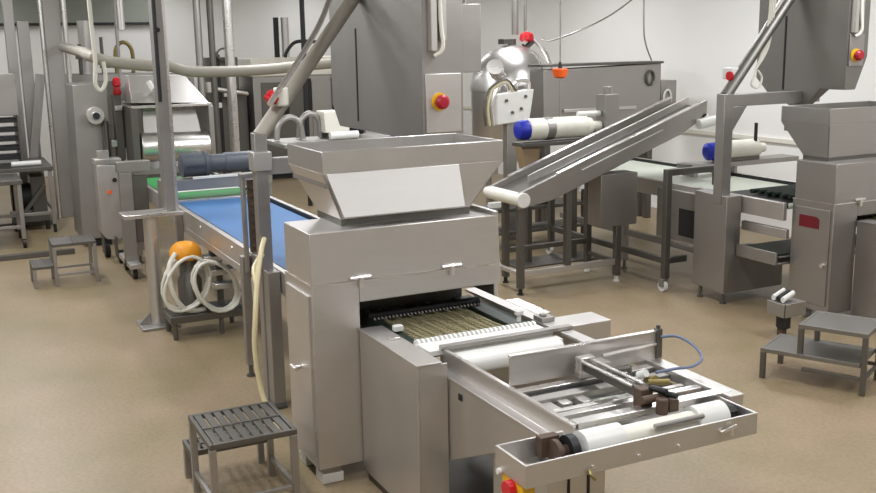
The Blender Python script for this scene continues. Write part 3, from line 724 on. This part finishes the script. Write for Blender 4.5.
# ------------------------------------------------------------------ step stools
def stool(label, loc, rz, slat, L=.47, long=False):
    global ORG
    t = thing('step_stool', label, 'step stool', loc, None)
    ORG = Vector((0, 0, 0)); W = .45 if slat and L > .44 else .42; h, hl, D = .43, .22, (.25 if long else .20)
    def deck(x0, x1, z):
        m = MB().box(x0, x1, 0, .02, z-.03, z).box(x0, x1, W-.02, W, z-.03, z).box(x0, x0+.02, .02, W-.02, z-.03, z).box(x1-.02, x1, .02, W-.02, z-.03, z)
        if slat:
            n = 8; p = (W-.04)/n
            for i in range(n):
                m.box(x0+.02, x1-.02, .02+i*p+.007, .02+(i+1)*p-.007, z-.014, z-.003)
            xm = (x0+x1)/2
            m.box(xm-.016, xm+.016, .02, W-.02, z-.028, z-.0145).box(xm-.008, xm+.008, .02, W-.02, z-.0028, z+.003)
        else: m.box(x0+.02, x1-.02, .02, W-.02, z-.016, z-.002)
        return m
    part('upper_step', deck(0, L, h), 'steel_dk' if slat else 'steel_e', t, .002)
    part('lower_step', deck(-D, L-.04 if long else -.001, hl), 'steel_dk' if slat else 'steel_e', t, .002)
    a = .034
    for x in (0, L-a):
        for y in (0, W-a):
            part('leg', MB().box(x, x+a, y, y+a, hl+.001 if long and x == 0 else 0, h-.031), 'steel_d' if slat else 'steel_dk', t, .002)
    for y in (0, W-a):
        part('leg', MB().box(-D, -D+a, y, y+a, 0, hl-.031), 'steel_d' if slat else 'steel_dk', t, .002)
    part('stretcher', MB().box(a, L-a, .006, .026, .10, .125), 'steel_d' if slat else 'steel_dk', t, .002)
    part('stretcher', MB().box(a, L-a, W-.026, W-.006, .10, .125), 'steel_d' if slat else 'steel_dk', t, .002)
    part('stretcher', MB().box(L-.027, L-.007, a, W-a, .10, .125), 'steel_d' if slat else 'steel_dk', t, .002)
    t.rotation_euler = (0, 0, rz)
    return t
stool('slatted two-step steel stool beside the foreground hopper machine', (-5.12, 1.015, 0), 0, True)
stool('two-step steel stool on the open floor at far left', (-10.50, .87, 0), PI/2, True, .42)
stool('solid-topped two-step steel stool at the right edge', (-4.81, 5.07, 0), math.radians(27), False, .45, True)

# ------------------------------------------------------------------ pedestal with ceiling mast left of the blue conveyor
t = thing('pedestal_stand', 'round steel pedestal stand with square base and top plate beside the blue conveyor', 'pedestal', (-8.55, 1.5, 0))
part('base_plate', MB().box(-8.72, -8.38, 1.34, 1.66, 0, .025), 'steel_d', t)
part('column', MB().cyl((-8.55, 1.5, .025), (-8.55, 1.5, .95), .062, 24), 'steel', t, 0)
part('gusset', MB().prism([(1.34, .026), (1.435, .026), (1.435, .12)], 0, -8.56, -8.54), 'steel_d', t, .001)
part('gusset', MB().prism([(1.66, .026), (1.565, .12), (1.565, .026)], 0, -8.56, -8.54), 'steel_d', t, .001)
part('top_plate', MB().box(-8.70, -8.45, 1.27, 1.76, .951, .985), 'steel_l', t)
part('mast', MB().box(-8.66, -8.52, 1.63, 1.73, .986, ZC), 'steel_d', t)
part('mast_edge', MB().box(-8.519, -8.50, 1.712, 1.735, .986, ZC), 'steel_l', t, .002)
part('mast_cable', MB().cyl((-8.505, 1.645, 1.9), (-8.505, 1.645, ZC), .016, 8).cyl((-8.505, 1.66, 2.48), (-8.48, 1.66, 2.48), .02, 8), 'black', t, 0)

# ------------------------------------------------------------------ hose reel below the blue conveyor
t = thing('hose_pump', 'pump with orange cover and white hose coils under the blue conveyor', 'pump', (-8.2, 1.75, 0))
part('base', MB().box(-8.34, -7.98, 1.50, 2.12, .14, .20), 'steel_dk', t)
for x_, y_ in ((-8.31, 1.54), (-8.31, 2.08), (-8.02, 1.54), (-8.02, 1.92)):
    part('leg', MB().cyl((x_, y_, 0), (x_, y_, .14), .02, 10), 'steel_dk', t, 0)
part('pump_body', MB().lathe((-8.2, 1.72, 0), [(.10, .20), (.10, .45), (.07, .50), (.07, .62)], 20), 'steel_dk', t, 0)
part('orange_cover', MB().lathe((-8.2, 1.70, 0), [(.12, .63), (.13, .65), (.128, .69), (.11, .735), (.07, .765), (.02, .77)], 28), 'amber', t, 0, 'orange dome cover')
def coil(cx, cy, cz, r, n, tilt, x):
    pts = []
    for i in range(n*10+1):
        a = i*2*PI/10
        pts.append((cx+x*i/(n*10), cy+r*math.cos(a)*(1+.05*math.sin(i)), cz+r*1.1*math.sin(a)*(1+.06*math.cos(i*1.7))+tilt*math.cos(a)))
    return pts
part('hose_coil', MB().tube(coil(-8.14, 1.66, .45, .19, 3, .05, .16), .013, 8, 2), 'whitehose', t, 0, 'coiled white hose')
part('hose_coil', MB().tube(coil(-8.05, 1.88, .42, .18, 4, -.06, .14), .012, 8, 2), 'whitehose', t, 0, 'coiled white hose')
part('hose', MB().tube([(-8.1, 1.60, .70), (-8.05, 1.53, .60), (-8.0, 1.54, .40), (-8.02, 1.64, .24), (-8.05, 1.80, .22)], .02, 8), 'whitehose', t, 0)
for k, (y_, z_) in enumerate(((1.95, .62), (2.0, .50), (2.02, .38))):
    part('manifold', MB().box(-8.2, -8.1, y_-.12, y_+.08, z_-.025, z_+.025), 'steel_l', t, .006)
part('manifold_cap', MB().box(-8.16, -8.06, 1.88, 1.98, .645, .69), 'black', t, .01)
part('manifold_post', MB().box(-8.25, -8.201, 1.95, 2.0, .20, .64), 'steel_dk', t)

# ------------------------------------------------------------------ sheeter at the far end of the blue conveyor
t = thing('sheeting_machine', 'machine with steel hood and bright drum at far end of blue conveyor', 'sheeter', (-12.2, 2.3, 0))
hd = part('hood', MB().hexa([(-11.9, 1.98, 1.72), (-11.9, 2.86, 1.69), (-12.8, 2.86, 1.69), (-12.8, 1.98, 1.72)],
                       [(-12.25, 2.02, 2.02), (-12.25, 2.68, 2.0), (-12.75, 2.68, 2.0), (-12.75, 2.02, 2.02)]), 'steel', t)
part('hood_rim', MB().box(-12.82, -11.88, 1.97, 2.88, 1.655, 1.688), 'steel_l', hd)
part('hood_lamp', MB().cyl((-12.0, 2.32, 1.90), (-11.95, 2.32, 1.80), .05, 14).cyl((-11.98, 2.20, 1.95), (-11.93, 2.24, 1.86), .03, 12), 'white', hd, 0)
part('feed_sheet', MB().hexa([(-11.98, 2.10, 1.30), (-11.98, 2.78, 1.28), (-12.0, 2.78, 1.28), (-12.0, 2.10, 1.30)],
                             [(-12.08, 2.12, 1.64), (-12.08, 2.74, 1.62), (-12.10, 2.74, 1.62), (-12.10, 2.12, 1.64)]), 'steel_d', t)
part('drum', MB().cyl((-11.98, 2.05, 1.20), (-11.98, 2.84, 1.18), .17, 36), 'steel_l', t, .01, 'bright steel drum')
part('side_plate', MB().box(-12.7, -11.85, 1.95, 2.03, .95, 1.654), 'steel_dk', t)
part('side_plate', MB().box(-12.7, -11.85, 2.845, 2.90, .95, 1.654), 'steel_d', t)
part('bed_frame', MB().box(-12.7, -11.95, 1.96, 2.90, .88, .949), 'steel_d', t)
for x_, y_ in ((-12.0, 2.0), (-12.0, 2.85), (-12.65, 2.0), (-12.65, 2.85)):
    part('leg', MB().box(x_-.04, x_+.04, y_-.04, y_+.04, 0, .88), 'steel_d', t)
part('side_cabinet', MB().prism([(1.38, .10), (1.78, .10), (1.80, 1.95), (1.42, 1.92)], 0, -13.2, -12.45), 'steel_d', t)
part('side_cabinet_plinth', MB().box(-13.1, -12.5, 1.45, 1.72, 0, .10), 'black', t)
part('valve_motor', MB().cyl((-12.44, 1.63, 1.57), (-12.30, 1.63, 1.57), .10, 20).cyl((-12.30, 1.63, 1.57), (-12.26, 1.63, 1.57), .05, 16), 'steel', t, .004)
part('motor_hub', MB().cyl((-12.26, 1.63, 1.57), (-12.245, 1.63, 1.57), .04, 16), 'black', t, 0)
part('valve_stack', MB().box(-12.44, -12.3, 1.84, 1.93, 1.05, 1.80).box(-12.44, -12.34, 1.70, 1.80, 1.15, 1.45).cyl((-12.35, 1.74, .90), (-12.35, 1.74, 1.5), .03, 10).cyl((-12.35, 1.86, .80), (-12.35, 1.86, 1.3), .025, 10), 'steel_dk', t)
for vb in ((1.70, 1.78, 1.02, 1.08), (1.78, 1.84, 1.20, 1.28), (1.85, 1.93, 1.62, 1.68)):
    part('bright_fitting', MB().box(-12.30, -12.26, *vb), 'steel_l', t, .003)
part('lever', MB().cyl((-12.28, 1.80, .86), (-12.28, 1.72, 1.0), .02, 8), 'steel_l', t, 0)
part('signal_lamp', MB().lathe((-12.36, 1.90, 1.80), [(.045, 0), (.05, .02), (.035, .09), (.05, .11), (.045, .18), (.02, .20)], 20), 'red', t, 0, 'red signal lamp')
part('bottle', MB().lathe((-12.38, 1.96, .95), [(.045, 0), (.045, .20), (.03, .22)], 18), 'cream', t, 0, 'white oil bottle')
part('bottle_shelf', MB().box(-12.45, -12.30, 1.88, 2.02, .92, .95), 'steel_d', t)

t = thing('control_cabinet', 'small steel control cabinet with red and black buttons on wheels', 'control cabinet', (-11.5, 1.6, 0))
part('housing', MB().prism([(1.47, .34), (1.52, .27), (1.67, .25), (1.73, .31), (1.73, 1.08), (1.47, 1.09)], 0, -11.65, -11.4), 'steel', t)
part('red_button', MB().cyl((-11.4, 1.585, .79), (-11.38, 1.585, .79), .022, 14), 'orange', t, 0)
part('black_button', MB().cyl((-11.4, 1.65, .92), (-11.38, 1.65, .92), .024, 14), 'black', t, 0)
part('top_block', MB().box(-11.62, -11.42, 1.46, 1.74, 1.09, 1.15).box(-11.56, -11.46, 1.50, 1.62, 1.15, 1.24), 'steel_l', t)
part('wheel', MB().cyl((-11.32, 1.62, .075), (-11.32, 1.68, .075), .075, 20), 'black', t, .006)
part('wheel_fork', MB().box(-11.45, -11.28, 1.60, 1.615, .06, .30), 'steel_dk', t, .002)
part('wheel', MB().cyl((-11.75, 1.53, .075), (-11.75, 1.59, .075), .075, 20), 'black', t, .006)
part('wheel_fork', MB().box(-11.78, -11.62, 1.51, 1.525, .06, .30), 'steel_dk', t, .002)

t = thing('support_frame', 'square tube support frame on casters left of the green belt', 'frame', (-10.6, 1.75, 0))
part('post', MB().box(-10.68, -10.56, 1.58, 1.70, .12, 1.09), 'steel_d', t)
part('top_beam', MB().box(-10.68, -10.56, 1.56, 1.89, 1.091, 1.20), 'steel_d', t)
part('base_beam', MB().box(-11.05, -10.35, 1.58, 1.70, .12, .17), 'steel', t)
part('panel', MB().box(-10.64, -10.60, 1.70, 1.86, .35, 1.05), 'steel_dk', t)
for x_ in (-10.95, -10.45):
    c = part('caster', MB().cyl((x_, 1.62, .06), (x_, 1.66, .06), .06, 18), 'black', t, .004)
    part('caster_fork', MB().box(x_-.02, x_+.04, 1.605, 1.617, .05, .12), 'steel_d', c, .002)

# ------------------------------------------------------------------ pipework at the back
single('overhead_conduit', MB().tube([(-14.7, 1.60, 2.36), (-12.5, 1.56, 2.30), (-11.5, 1.52, 2.26), (-11.5, 1.74, 2.19), (-11.5, 2.14, 2.14), (-11.5, 2.35, 2.13), (-11.5, 2.63, 2.06), (-11.5, 3.38, 2.06), (-11.5, 4.0, 2.10), (-11.5, 4.9, 2.14)], .062, 14, 5), 'conduit',
       'long grey overhead conduit crossing in front of the back machines', 'conduit', None, 0)
PZ = [('hanging_pipe', 2.27, 2.57, .05, 'steel', 'wide pipe with open lower end hanging above the red lamp'),
      ('hanging_pipe', 3.28, 0, .05, 'steel_d', 'leftmost of three upright pipes right of the pedestal mast'),
      ('hanging_pipe', 3.46, 0, .045, 'steel_dk', 'darkest of three upright pipes right of the pedestal mast'),
      ('hanging_pipe', 3.70, 0, .068, 'steel_l', 'palest and thickest of three upright pipes at the back')]
for nm, y_, z_, r_, mt, lb in PZ:
    single(nm, MB().cyl((-14, y_, z_), (-14, y_, ZC), r_, 18), mt, lb, 'pipe', None, 0)
single('thin_pipe', MB().cyl((-14.2, 2.24, .0), (-14.2, 2.24, ZC), .022, 10), 'steel_d', 'thin pipe beside the wide open-ended pipe', 'pipe', None, 0)
single('black_cable', MB().cyl((-14, 4.78, 0), (-14, 4.78, ZC), .035, 10), 'black', 'thick black cable hanging left of the long steel cabinet', 'cable', None, 0)
single('bent_cable', MB().tube([(-16.95, 5.45, 2.12), (-16.95, 5.48, 2.22), (-16.93, 5.62, 2.37), (-16.93, 5.84, 2.39), (-16.93, 6.2, 2.36), (-16.95, 6.75, 2.34), (-16.98, 6.9, 2.13)], .03, 8, 5), 'black',
       'black cable bent over the top of the grey block machine', 'cable', None, 0)

t = thing('block_machine', 'large grey steel block machine at the back behind the brace pipe', 'machine', (-13, 4.3, 0))
part('body', MB().box(-13.6, -12.6, 3.62, 5.15, .12, 1.799), 'steel_d', t)
part('top_cover', MB().box(-13.62, -12.58, 3.60, 5.17, 1.80, 2.12), 'cream', t, .02, 'pale top cover')
part('plinth', MB().box(-13.5, -12.7, 3.7, 5.05, 0, .12), 'black', t)
part('door', MB().box(-12.6, -12.585, 3.72, 4.30, .3, 1.7), 'steel_dk', t)
part('door', MB().box(-12.6, -12.585, 4.40, 5.05, .3, 1.7), 'steel_d', t)
part('vent_pipe', MB().cyl((-13, 4.07, 2.12), (-13, 4.07, 2.81), .035, 14), 'black', t, 0)
part('vent_pipe', MB().cyl((-13, 4.19, 2.12), (-13, 4.19, 2.81), .05, 14), 'steel', t, 0)
for y_ in (4.05, 4.36, 4.70):
    part('hinge_rod', MB().cyl((-12.57, y_, 1.1), (-12.57, y_, 1.75), .028, 10), 'black', t, 0)
t.location = (-17.550, 5.805, 0); t.scale = (1.2, 1.35, 1.0)

t = thing('dark_mixer', 'dark steel mixer frame left of the grey block machine', 'mixer', (-13, 3.35, 0))
part('body', MB().box(-13.4, -12.8, 3.05, 3.58, .1, 1.55), 'steel_dk', t)
part('head', MB().box(-13.3, -12.85, 3.08, 3.5, 1.56, 2.10), 'steel_dk', t)
part('column', MB().box(-12.79, -12.72, 3.16, 3.24, .0, 2.15), 'black', t)
part('column', MB().box(-12.79, -12.72, 3.36, 3.42, .0, 2.15), 'black', t)
part('plinth', MB().box(-13.35, -12.85, 3.1, 3.55, 0, .1), 'black', t)
part('hand_wheel', MB().tube([(-12.70, 3.3+.1*math.cos(a), 2.15+.1*math.sin(a)) for a in [i*PI/6 for i in range(13)]], .016, 8), 'steel_dk', t, 0)
part('crank_arm', MB().cyl((-12.3, 3.0, 1.62), (-12.5, 3.5, 1.50), .04, 14).cyl((-12.3, 2.98, 1.56), (-12.3, 2.98, 1.72), .06, 16).cyl((-12.5, 3.5, 1.50), (-12.8, 3.45, 1.50), .035, 10), 'steel_l', t, 0)
part('bright_fitting', MB().box(-12.4, -12.3, 3.0, 3.14, 1.30, 1.38).box(-12.79, -12.69, 3.26, 3.34, 1.45, 1.52), 'white', t, .006)
t.location = (-17.550, 4.523, 0); t.scale = (1.2, 1.35, 1.02)

t = thing('tall_cabinet', 'tall grey steel cabinet at the back behind the hooded drum machine', 'cabinet', (-16.4, 2.7, 0))
part('body', MB().box(-17.0, -15.9, 1.78, 3.62, .1, 1.95), 'steel_d', t)
part('plinth', MB().box(-16.9, -16.0, 1.85, 3.55, 0, .1), 'black', t)
part('door', MB().box(-15.9, -15.885, 1.85, 2.48, .2, 1.85), 'steel_dk', t)
part('door', MB().box(-15.9, -15.885, 2.55, 3.55, .2, 1.85), 'steel_dk', t)
part('flue', MB().cyl((-16.4, 2.1, 1.95), (-16.4, 2.1, 2.75), .09, 18), 'steel', t, 0)
part('valve_gear', MB().tube([(-16.1, 2.5, 1.95), (-16.1, 2.5, 2.3), (-16.1, 2.62, 2.42), (-16.1, 2.74, 2.3), (-16.1, 2.74, 1.95)], .03, 10), 'brass', t, 0)
part('valve_gear', MB().cyl((-16.1, 1.98, 1.95), (-16.1, 1.98, 2.4), .03, 10).box(-16.15, -16.05, 1.92, 2.04, 2.18, 2.24), 'steel_dk', t, 0)
part('valve_gear', MB().cyl((-16.1, 2.3, 1.95), (-16.1, 2.3, 2.5), .025, 10).box(-16.14, -16.06, 2.26, 2.42, 2.04, 2.10), 'steel_dk', t, 0)

# things on a rack behind the foreground hopper
t = thing('equipment_rack', 'low equipment rack with motor and rollers behind the foreground hopper', 'rack', (-9.8, 3.6, 0))
part('shelf', MB().box(-10.2, -9.5, 3.0, 4.25, 1.34, 1.38), 'steel_d', t)
for x_, y_ in ((-10.15, 3.62), (-10.15, 4.2), (-9.55, 3.62), (-9.55, 4.2)):
    part('leg', MB().box(x_-.03, x_+.03, y_-.03, y_+.03, 0, 1.34), 'steel_d', t)
part('arch_guard', MB().tube([(-9.9, 3.05, 1.39), (-9.9, 3.08, 1.55), (-9.9, 3.2, 1.62), (-9.9, 3.3, 1.55), (-9.9, 3.33, 1.39)], .03, 10), 'steel_d', t, 0)
part('arch_guard', MB().tube([(-10.0, 3.32, 1.39), (-10.0, 3.35, 1.57), (-10.0, 3.45, 1.64), (-10.0, 3.54, 1.57), (-10.0, 3.56, 1.39)], .03, 10), 'steel_d', t, 0)
part('motor_body', MB().prism([(3.56, 1.44), (3.83, 1.42), (3.83, 1.56), (3.74, 1.66), (3.55, 1.66)], 0, -10.1, -9.85), 'cream', t, .01)
part('motor_end', MB().cyl((-9.97, 3.835, 1.49), (-9.97, 4.02, 1.48), .085, 20), 'black', t, .006)
part('motor_foot', MB().box(-10.08, -9.87, 3.6, 3.95, 1.381, 1.42), 'steel_dk', t)
part('white_roll', MB().cyl((-9.7, 3.55, 1.423), (-9.7, 3.86, 1.423), .04, 18), 'white', t, .006, 'white plastic roll')

# ------------------------------------------------------------------ far left: columns, benches, rack
single('steel_column', MB().box(-15.1, -14.9, 1.40, 1.62, 0, ZC), 'steel_d', 'wide steel column rising from floor to ceiling at far left', 'column')
single('upright_pipe', MB().cyl((-14.85, 1.365, 0), (-14.85, 1.365, ZC), .028, 12), 'steel_l', 'bright thin pipe hugging the left side of the wide column', 'pipe', None, 0)
single('upright_pipe', MB().cyl((-14.85, 1.665, 0), (-14.85, 1.665, ZC), .035, 12), 'steel_l', 'bright pipe hugging the right side of the wide column', 'pipe', None, 0)
single('duct_column', MB().box(-15.3, -15.15, .92, 1.05, 0, ZC), 'steel_d', 'narrow steel duct at the left edge of the picture', 'duct')
single('duct_column', MB().box(-15.28, -15.14, 1.08, 1.23, 0, 2.72), 'steel_d', 'shorter pale duct between the edge duct and the wide column', 'duct')
single('white_conduit', MB().tube([(-11.3, 1.52, ZC), (-11.3, 1.53, 2.6), (-11.3, 1.54, 2.2), (-11.3, 1.52, 1.98), (-11.3, 1.57, 1.90), (-11.3, 1.63, 2.0), (-11.3, 1.62, 2.2)], .022, 8, 5), 'whitehose',
       'white hose hanging in a loop left of the red signal lamp', 'hose', None, 0)

def bench(label, x0, x1, y0, y1, z, caster):
    t = thing('work_bench', label, 'work bench', ((x0+x1)/2, (y0+y1)/2, 0))
    part('bench_top', MB().box(x0, x1, y0, y1, z-.05, z), 'steel_dk', t)
    for x_ in (x0+.04, x1-.04):
        for y_ in (y0+.04, y1-.04):
            lg = part('leg', MB().box(x_-.025, x_+.025, y_-.025, y_+.025, .11, z-.05), 'steel_d', t)
            if caster: part('caster', MB().cyl((x_, y_-.018, .055), (x_, y_+.018, .055), .055, 16), 'black', lg, .004)
            else: part('foot', MB().cyl((x_, y_, 0), (x_, y_, .11), .022, 12), 'black', lg, 0)
    part('stretcher', MB().box(x0+.04, x1-.04, y0+.03, y0+.06, .28, .32), 'steel_d', t)
    part('stretcher', MB().box(x0+.04, x1-.04, y1-.06, y1-.03, .28, .32), 'steel_d', t)
    part('stretcher', MB().box(x1-.055, x1-.025, y0+.06, y1-.06, .24, .28), 'steel_d', t)
    return t
bench('nearer steel work bench on casters at the far left edge', -13.6, -12.8, -.4, .80, .82, True)
bench('farther steel work bench holding a white tube at far left', -15.0, -13.72, -.2, 1.24, .86, False)
single('white_tube', MB().cyl((-13.95, .76, .895), (-13.95, 1.12, .895), .034, 16), 'white', 'white tube lying on the farther work bench', 'tube', None, .004)
t = thing('slatted_crate', 'black slatted rack on the farther work bench at left edge', 'rack', (-14.4, .5, .86))
cr = MB()
for k in range(5): cr.box(-14.6, -14.2, -.1, .93, .93+k*.12, .98+k*.12)
part('slats', cr, 'black', t)
for y_ in (-.1, .40, .90):
    part('upright', MB().box(-14.62, -14.18, y_, y_+.03, .86, 1.50), 'steel_dk', t)
part('top_cabinet', MB().box(-14.6, -14.2, -.1, .93, 1.501, 2.03), 'steel_d', t, .006, 'pale box on top')
t = thing('drive_unit', 'dark drive unit on the floor under the farther work bench', 'machine', (-14.3, .95, 0))
part('base', MB().box(-14.6, -14.0, .72, 1.18, .12, .2), 'steel_dk', t)
part('motor', MB().cyl((-14.3, .74, .42), (-14.3, 1.1, .42), .18, 20), 'black', t, .006)
part('gearbox', MB().box(-14.5, -14.1, .98, 1.16, .2, .70), 'steel_dk', t)
part('strut', MB().bar((-13.98, .76, .12), (-13.98, 1.14, .6), .05), 'steel_dk', t)
for x_ in (-14.56, -14.04):
    for y_ in (.76, 1.14):
        part('foot', MB().cyl((x_, y_, 0), (x_, y_, .12), .03, 12), 'black', t, 0)
for k_, (x_, y0_) in enumerate(((-12.2, -.6), (-14.45, -.6))):
    single('floor_rail', MB().box(x_, x_+.07, y0_, 1.25, 0, .06), 'steel_dk', 'low dark steel rail on the floor in front of the nearer work bench' if k_ == 0 else 'low dark steel rail on the floor under the farther work bench', 'rail', None)
single('tilted_ladder', MB().bar((-15.06, .98, 0), (-15.06, 1.31, 2.0), .06, .12), 'steel_d', 'tilted steel strut leaning beside the wide column', 'strut')

# ------------------------------------------------------------------ light
def lamp(x, y, sx, sy, p, col=(.95, .97, 1)):
    l = bpy.data.lights.new('fluorescent_lamp', 'AREA'); l.shape = 'RECTANGLE'; l.size = sx; l.size_y = sy
    l.energy = p; l.color = col
    o = bpy.data.objects.new('fluorescent_lamp', l); o.location = (x, y, ZC-.06); COL.objects.link(o)
PW = 66
for x in (-1.5, -5.0, -8.5, -12.0, -15.5, -18.5):
    for y in (-2.6, .6, 3.8, 7.0):
        lamp(x, y, 1.5, .35, PW*(.38 if x < -14 else 1))
w = bpy.data.worlds.new('World'); S.world = w; w.use_nodes = True
w.node_tree.nodes['Background'].inputs[0].default_value = (.9, .93, 1, 1)
w.node_tree.nodes['Background'].inputs[1].default_value = .1

# ------------------------------------------------------------------ camera
cam = bpy.data.cameras.new('camera'); co = bpy.data.objects.new('camera', cam); COL.objects.link(co)
cam.sensor_fit = 'HORIZONTAL'; cam.sensor_width = 36; cam.lens = 36*1003.68/876; cam.clip_start = .05; cam.clip_end = 100
a, tl, ro = math.radians(153.867), math.radians(11.5567), math.radians(1.0187)
f = Vector((math.cos(a)*math.cos(tl), math.sin(a)*math.cos(tl), -math.sin(tl)))
rt = Vector((math.sin(a), -math.cos(a), 0)); dn = f.cross(rt)
c_, s_ = math.cos(ro), math.sin(ro)
R_ = c_*rt+s_*dn; D_ = -s_*rt+c_*dn
co.matrix_world = Matrix(((R_.x, -D_.x, -f.x, 0), (R_.y, -D_.y, -f.y, 0), (R_.z, -D_.z, -f.z, 2.35), (0, 0, 0, 1)))
S.camera = co
vs = S.view_settings
vs.view_transform = 'Standard'; vs.look = 'None'; vs.gamma = 1; vs.use_curve_mapping = False
vs.exposure = 0.0
